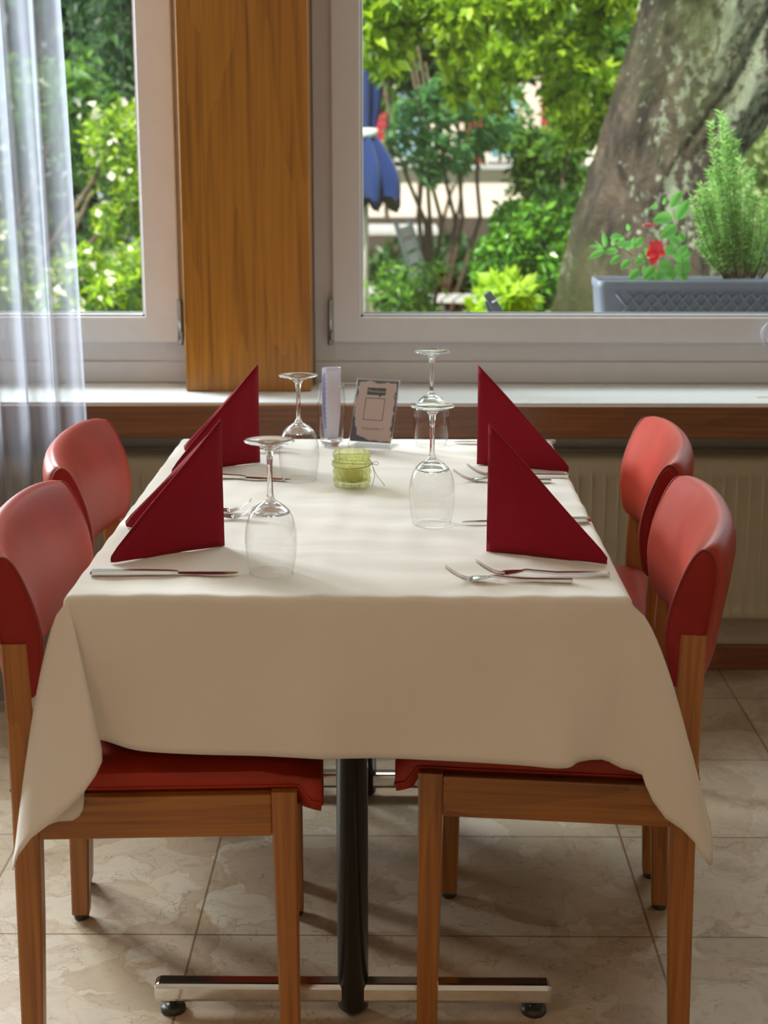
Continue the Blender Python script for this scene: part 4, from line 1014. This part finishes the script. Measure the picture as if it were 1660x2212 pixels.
# closed parasol
def parasol():
    Y = 8.0; c = P(788, 300, y=Y); t = empty('closed_parasol', (c.x, Y, GZ), label='closed dark blue parasol tied with a white band, beside the right window frame', cat='parasol')
    MB().tube([(0, 0, 0), (0, 0, 2.6)], .02, 12).build('pole', simple('parasol_pole', (.6, .58, .52), .5), t)
    MB().lathe([(.001, 0), (.25, 0), (.25, .05), (.05, .09), (.03, .2), (.001, .2)], 28).build('base', simple('parasol_base', (.3, .3, .3), .8), t)
    zt = P(788, 288, y=Y).z - GZ; zb = P(788, 438, y=Y).z - GZ; rings = []
    for i in range(60):
        u = i / 59; z = zb + (2.55 - zb) * u
        if z < zt: k = (zt - z) / (zt - zb); r = .045 + .115 * math.sin(min(1, k * 1.15) * PI * .55) 
        else: k = (z - zt) / (2.55 - zt); r = .045 + .055 * math.sin(min(1, k * 3) * PI / 2) * (1 - k) ** .7
        rings.append([(r * (1 + .22 * math.sin(8 * a + 1.3 * math.sin(z * 4))) * math.cos(a), r * (1 + .22 * math.sin(8 * a + 1.3 * math.sin(z * 4))) * math.sin(a), z + (.05 * math.sin(8 * a + 1) if i == 0 else 0)) for a in [2 * PI * j / 96 for j in range(96)]])
    MB().rings(rings).build('canopy', cloth_mat('navy_canvas', (.008, .028, .12), wr=.1), t)
    MB().lathe([(.052, zt - .02), (.066, zt - .02), (.066, zt + .025), (.052, zt + .025)], 32).build('tie_band', simple('white_band', (.75, .77, .72), .7), t)
parasol()

# garden table and chairs
def garden_furniture():
    Y = 10.0; wt = simple('weathered_white_wood', (.42, .41, .40), .6); mtl = simple('dark_garden_metal', (.05, .06, .06), .5); lgm = simple('grey_garden_metal', (.30, .31, .31), .5)
    p0, p1 = P(700, 500, y=Y), P(945, 500, y=Y); zt = .86 - GZ
    t = empty('garden_table', ((p0.x + p1.x) / 2, Y, GZ), label='pale wooden garden table beyond the low olive shrub', cat='table'); hw = (p1.x - p0.x) / 2
    m = MB()
    for k in range(6): m.box(-hw, hw, -.36 + k * .12, -.25 + k * .12, zt - .035, zt, .004)
    m.build('tabletop', wt, t)
    for sx in (-1, 1):
        for sy in (-1, 1): MB().box(sx * (hw - .08) - .02, sx * (hw - .08) + .02, sy * .28 - .02, sy * .28 + .02, 0, zt - .036).build('leg', mtl, t)
    ch = empty('garden_chair', (0, 0, 0))
    for sx in (-1, 1):
        MB().tube([(sx * .21, -.22, 0), (sx * .21, .16, .42), (sx * .21, .30, .86)], .014, 8).build('frame', lgm, ch)
        MB().tube([(sx * .21, .22, 0), (sx * .21, -.20, .43)], .014, 8).build('leg', mtl, ch)
    m = MB()
    for k in range(6): m.box(-.20, .20, -.21 + k * .066, -.155 + k * .066, .43, .447, .003)
    m.build('seat', wt, ch)
    m = MB()
    for k in range(5): m.box(-.20, .20, -.011, .006, .03 + k * .075, .085 + k * .075, .003, M=Matrix.Translation((0, .175, .46)) @ Matrix.Rotation(R(-18), 4, 'X'))
    m.build('backrest', wt, ch)
    spots = [((P(985, 560, y=8.6).x, 8.6), R(80), 'white slatted garden chair right of the pale garden table, seen side on')]
    bx = P(790, 600, y=9.1).x; bn = empty('garden_bench', (bx, 9.1, GZ), label='low white slatted garden bench in front of the pale garden table', cat='bench'); m = MB()
    for k in range(3): m.box(-.35, .25, -.18 + k * .12, -.07 + k * .12, .42, .45, .004)
    m.build('seat', wt, bn)
    for sx in (-.28, .18): MB().box(sx - .02, sx + .02, -.15, .15, 0, .419).build('leg', mtl, bn)
    for i, (p, rz, lb) in enumerate(spots):
        c = ch if i == 0 else copy_tree(ch); c.location = (p[0], p[1], GZ); c.rotation_euler = (0, 0, rz); tag(c, lb, 'chair')
garden_furniture()

# planter on the outer sill with mandevilla and rosemary
PYF = 4.27; PYB = 4.44
def planter():
    x0 = P(1292, 640, y=PYF).x; x1 = x0 + .80; zt = P(1400, 607, y=PYF).z; zb = .861; h = zt - zb
    m_ = simple('anthracite_plastic', (.13, .145, .18), .5, var=.03)
    t = empty('flower_box', (x0 + .4, (PYF + PYB) / 2, zb), label='anthracite flower box with a diamond pattern on the outer window sill', cat='planter')
    ox, oy = x0 + .4, (PYF + PYB) / 2
    def rr(w_, d, z, r=.022):
        pts = []
        for cx, cy, a0 in ((w_ - r, -d + r, -PI / 2), (w_ - r, d - r, 0), (-w_ + r, d - r, PI / 2), (-w_ + r, -d + r, PI)):
            for k in range(7): a = a0 + PI / 2 * k / 6; pts.append((cx + r * math.cos(a), cy + r * math.sin(a), z))
        return pts
    W_, D = .40, (PYB - PYF) / 2
    rs = [rr(W_ - .012, D - .010, 0), rr(W_ - .003, D - .004, h - .025), rr(W_, D, h - .022), rr(W_, D, h - .002), rr(W_ - .002, D - .002, h), rr(W_ - .006, D - .006, h), rr(W_ - .010, D - .010, h - .03)]
    m = MB().rings(rs, cap=False); m.add(rs[0], [tuple(range(28))]); m.build('box', m_, t)
    m = MB(); pz0, pz1 = .030, h - .036; st = .034
    for k in range(int(.70 / st) + 1):
        xx = -.35 + k * st
        for s_ in (-1, 1):
            xa, xb = (xx, xx + (pz1 - pz0) * .85) if s_ > 0 else (xx + (pz1 - pz0) * .85, xx)
            if max(xa, xb) > .37: continue
            y = -D + .0018; m.tube([(xa, y - .0005, pz0), (xb, y - .002, pz1)], .0028, 6)
    m.build('diamond_relief', m_, t)
    sm = MB(); sm.add(rr(W_ - .009, D - .009, h - .022), [tuple(range(28))]); sm.build('soil', simple('potting_soil', (.10, .075, .05), .95, var=.5, scale=90, bst=.6), t)
    return x0, zt
bx0, bzt = planter()
def rich_leaf(mb, a, tip, w_, curl=.12, side=None):
    a = Vector(a); tip = Vector(tip); d = tip - a; L = d.length; d.normalize()
    n_ = Vector((0, -1, .35)); s_ = d.cross(n_).normalized(); n_ = s_.cross(d).normalized()
    rows = []
    for i in range(9):
        u = i / 8; hw = w_ * .5 * (math.sin(PI * u ** .85) ** .8) + .0002; c = a + d * L * u + n_ * curl * L * math.sin(PI * u) * .6
        rows.append([tuple(c + s_ * hw + n_ * hw * .35), tuple(c + s_ * hw * .5 + n_ * hw * .12), tuple(c), tuple(c - s_ * hw * .5 + n_ * hw * .12), tuple(c - s_ * hw + n_ * hw * .35)])
    mb.rings(rows, cap=False, closed=False)
def Q(cx, cy, y): return P(1240 + cx * .253, 220 + cy * .253, y=y)     # point on the planter plants
def mandevilla():
    Y = 4.34; b = Q(760, 1500, Y)
    t = empty('mandevilla_plant', (b.x, Y, bzt - .021), label='mandevilla with one red flower at the left end of the flower box', cat='plant')
    O = t.location.copy(); loc = lambda p: tuple(Vector(p) - O)
    lm = leafmat('mandevilla_leaf', [(.08, .30, .05), (.18, .50, .05), (.10, .36, .08), (.26, .58, .07)], .4, .28)
    LV = [(830, 905, 925, 755, 60, 0), (845, 985, 670, 1020, 85, 0), (880, 1010, 985, 830, 70, .03), (880, 1060, 735, 1170, 80, -.02), (905, 1120, 940, 1200, 50, 0), (770, 880, 780, 815, 26, 0), (720, 890, 640, 915, 30, 0),
          (270, 1245, 250, 1105, 34, 0), (265, 1265, 125, 1340, 44, -.01), (260, 1240, 130, 1235, 28, .02), (310, 1160, 425, 1150, 44, 0), (380, 1270, 260, 1290, 46, -.01), (400, 1310, 310, 1390, 44, 0), (380, 1240, 440, 1180, 48, .01),
          (430, 1250, 495, 1200, 60, 0), (530, 1240, 590, 1150, 55, .02), (600, 1330, 520, 1390, 55, 0), (640, 1400, 590, 1480, 56, 0), (690, 1400, 590, 1530, 60, -.02), (560, 1430, 470, 1530, 62, -.01), (900, 1310, 970, 1220, 60, 0),
          (780, 1260, 880, 1290, 70, -.02), (550, 1320, 600, 1310, 30, -.01), (470, 1100, 455, 1040, 30, 0), (720, 1400, 850, 1420, 90, 0), (850, 1330, 1010, 1300, 95, .03), (860, 1400, 1010, 1430, 100, .02), (740, 1440, 700, 1530, 80, -.02),
          (800, 1440, 850, 1530, 90, -.01), (900, 1440, 960, 1530, 80, .01), (640, 1470, 640, 1540, 70, .01), (420, 1200, 390, 1130, 34, .02), (500, 1260, 520, 1150, 46, .03), (340, 1230, 330, 1160, 30, .02), (660, 1340, 600, 1240, 50, .03), (820, 1150, 900, 1230, 60, .03), (480, 1350, 400, 1430, 50, .02)]
    for (x0, y0, x1, y1, w_, dy) in LV:
        m = MB(); rich_leaf(m, loc(Q(x0, y0, Y + dy)), loc(Q(x1, y1, Y + dy - .01)), w_ * .00044, .10); m.build('leaf', lm, t)
    sm = simple('green_stem', (.16, .26, .05), .6)
    for pts in ([(940, 1520), (920, 1300), (915, 1160), (880, 1050), (825, 900)], [(720, 1520), (600, 1370), (450, 1270), (270, 1250), (185, 1190)], [(760, 1520), (740, 1400), (715, 1290)], [(690, 1520), (560, 1400), (430, 1240), (330, 1200)], [(915, 1160), (850, 1080), (780, 1060)]):
        m = MB().tube([loc(Q(x, y, Y)) for x, y in pts], .0013, 6); m.build('stem', sm, t)
    red, nt, bb = newmat('red_petal'); bb.inputs['Base Color'].default_value = (.85, .012, .03, 1); bb.inputs['Roughness'].default_value = .45
    fl = MB(); c = Q(700, 1275, Y - .035)
    for (x, y, w_) in ((705, 1178, 95), (618, 1322, 70), (668, 1400, 66), (785, 1305, 62), (650, 1190, 60), (750, 1190, 60)):
        rich_leaf(fl, loc(c), loc(Q(x, y, Y - .045)), w_ * .00040, .12)
    fl.build('flower', red, t)
    m = MB(); a, b_ = Q(585, 1048, Y - .03), Q(705, 1052, Y - .02)
    m.tube([loc(a.lerp(b_, k / 6)) for k in range(7)], [.0006, .0022, .0036, .0042, .0038, .0028, .0015], 10); m.build('bud', simple('pink_bud', (.70, .05, .12), .5), t)
    m = MB(); m.tube([loc(b_), loc(Q(780, 1062, Y))], .0013, 6); m.build('bud_stalk', simple('yellow_stalk', (.5, .5, .15), .6), t)
mandevilla()
def rosemary():
    Y = 4.36; b = Q(1430, 1500, Y); t = empty('rosemary_plant', (b.x, Y, bzt - .021), label='tall rosemary bush growing in the right part of the flower box', cat='plant'); O = t.location.copy()
    tips = [(1060, 760), (1040, 930), (1120, 800), (1160, 700), (1100, 1250), (1050, 1180), (1255, 80), (1168, 170), (1290, 130), (1330, 260), (1085, 700), (1012, 820), (1370, 740), (1395, 1020), (1200, 560), (1150, 575), (1380, 330), (1260, 380), (1100, 900), (1460, 640), (1560, 800), (1640, 820), (1700, 700), (1520, 560), (1240, 900), (1130, 1150), (1310, 880), (1450, 900), (1600, 1000), (1700, 950), (1320, 620), (1080, 1060), (1500, 1100), (1560, 1180), (1660, 1180), (1250, 1150), (1350, 1200), (1440, 1290), (1180, 1300), (1600, 1350), (1780, 880), (1820, 1020), (1420, 480), (1850, 1200)]
    pts = []; dirs = []; st = MB()
    for i, (tx, ty) in enumerate(tips):
        dy = (rng.random() - .5) * .10; A = Q(1280 + (tx - 1000) * .38, 1510, Y + dy * .4); C = Q(tx, ty, Y + dy); Bm = A.lerp(C, .55) + Vector(((tx - 1400) * .00002 + (rng.random() - .5) * .02, 0, 0))
        line = [(A * (1 - u) ** 2 + Bm * 2 * u * (1 - u) + C * u * u) for u in [k / 14 for k in range(15)]]
        MB().tube([tuple(p - O) for p in line], [.0022 - .0012 * k / 14 for k in range(15)], 5).build('stem', bark_b if ty > 700 else M['twine'], t)
        Ln = sum((line[k + 1] - line[k]).length for k in range(14)); n_ = int(Ln / .0014)
        for k in range(n_):
            u = k / n_
            if u < .12: continue
            f = u * 14; j = min(13, int(f)); p = line[j].lerp(line[j + 1], f - j); tg = (line[j + 1] - line[j]).normalized()
            a = k * 2.4; pts.append(tuple(p - O)); q = Vector((math.cos(a), math.sin(a), 0)) + tg * .5; dirs.append(tuple(q.normalized()))
    pts = np.array(pts); dirs = np.array(dirs)
    lm = leafmat('rosemary_needle', [(.12, .30, .06), (.22, .46, .10), (.32, .58, .15), (.42, .66, .24)], .4, .5)
    leaves('needles', pts, .020, lm, t, droop=0, aspect=.22, svar=.35, dirs=dirs * 2)
rosemary()
# folded grey clip with a pale strap on the outer sill
def clip():
    p = P(1085, 672, y=4.22); dk = simple('grey_rubber', (.06, .075, .085), .5); t = empty('shade_clip', (p.x, 4.22, .861), label='dark grey folded clip with a pale strap on the outer sill', cat='clip')
    MB().box(-.012, .012, -.010, .010, 0, .130, .003, M=Matrix.Translation((.028, 0, .004)) @ Matrix.Rotation(R(-33), 4, 'Y')).build('long_arm', dk, t)
    MB().box(-.016, .016, -.008, .008, 0, .092, .003, M=Matrix.Translation((-.004, .022, .004)) @ Matrix.Rotation(R(-18), 4, 'Y')).build('short_arm', dk, t)
    MB().tube([(-.028, -.012, .088), (-.004, -.013, .100)], .0022, 6).build('strap', M['frame'], t)
clip()
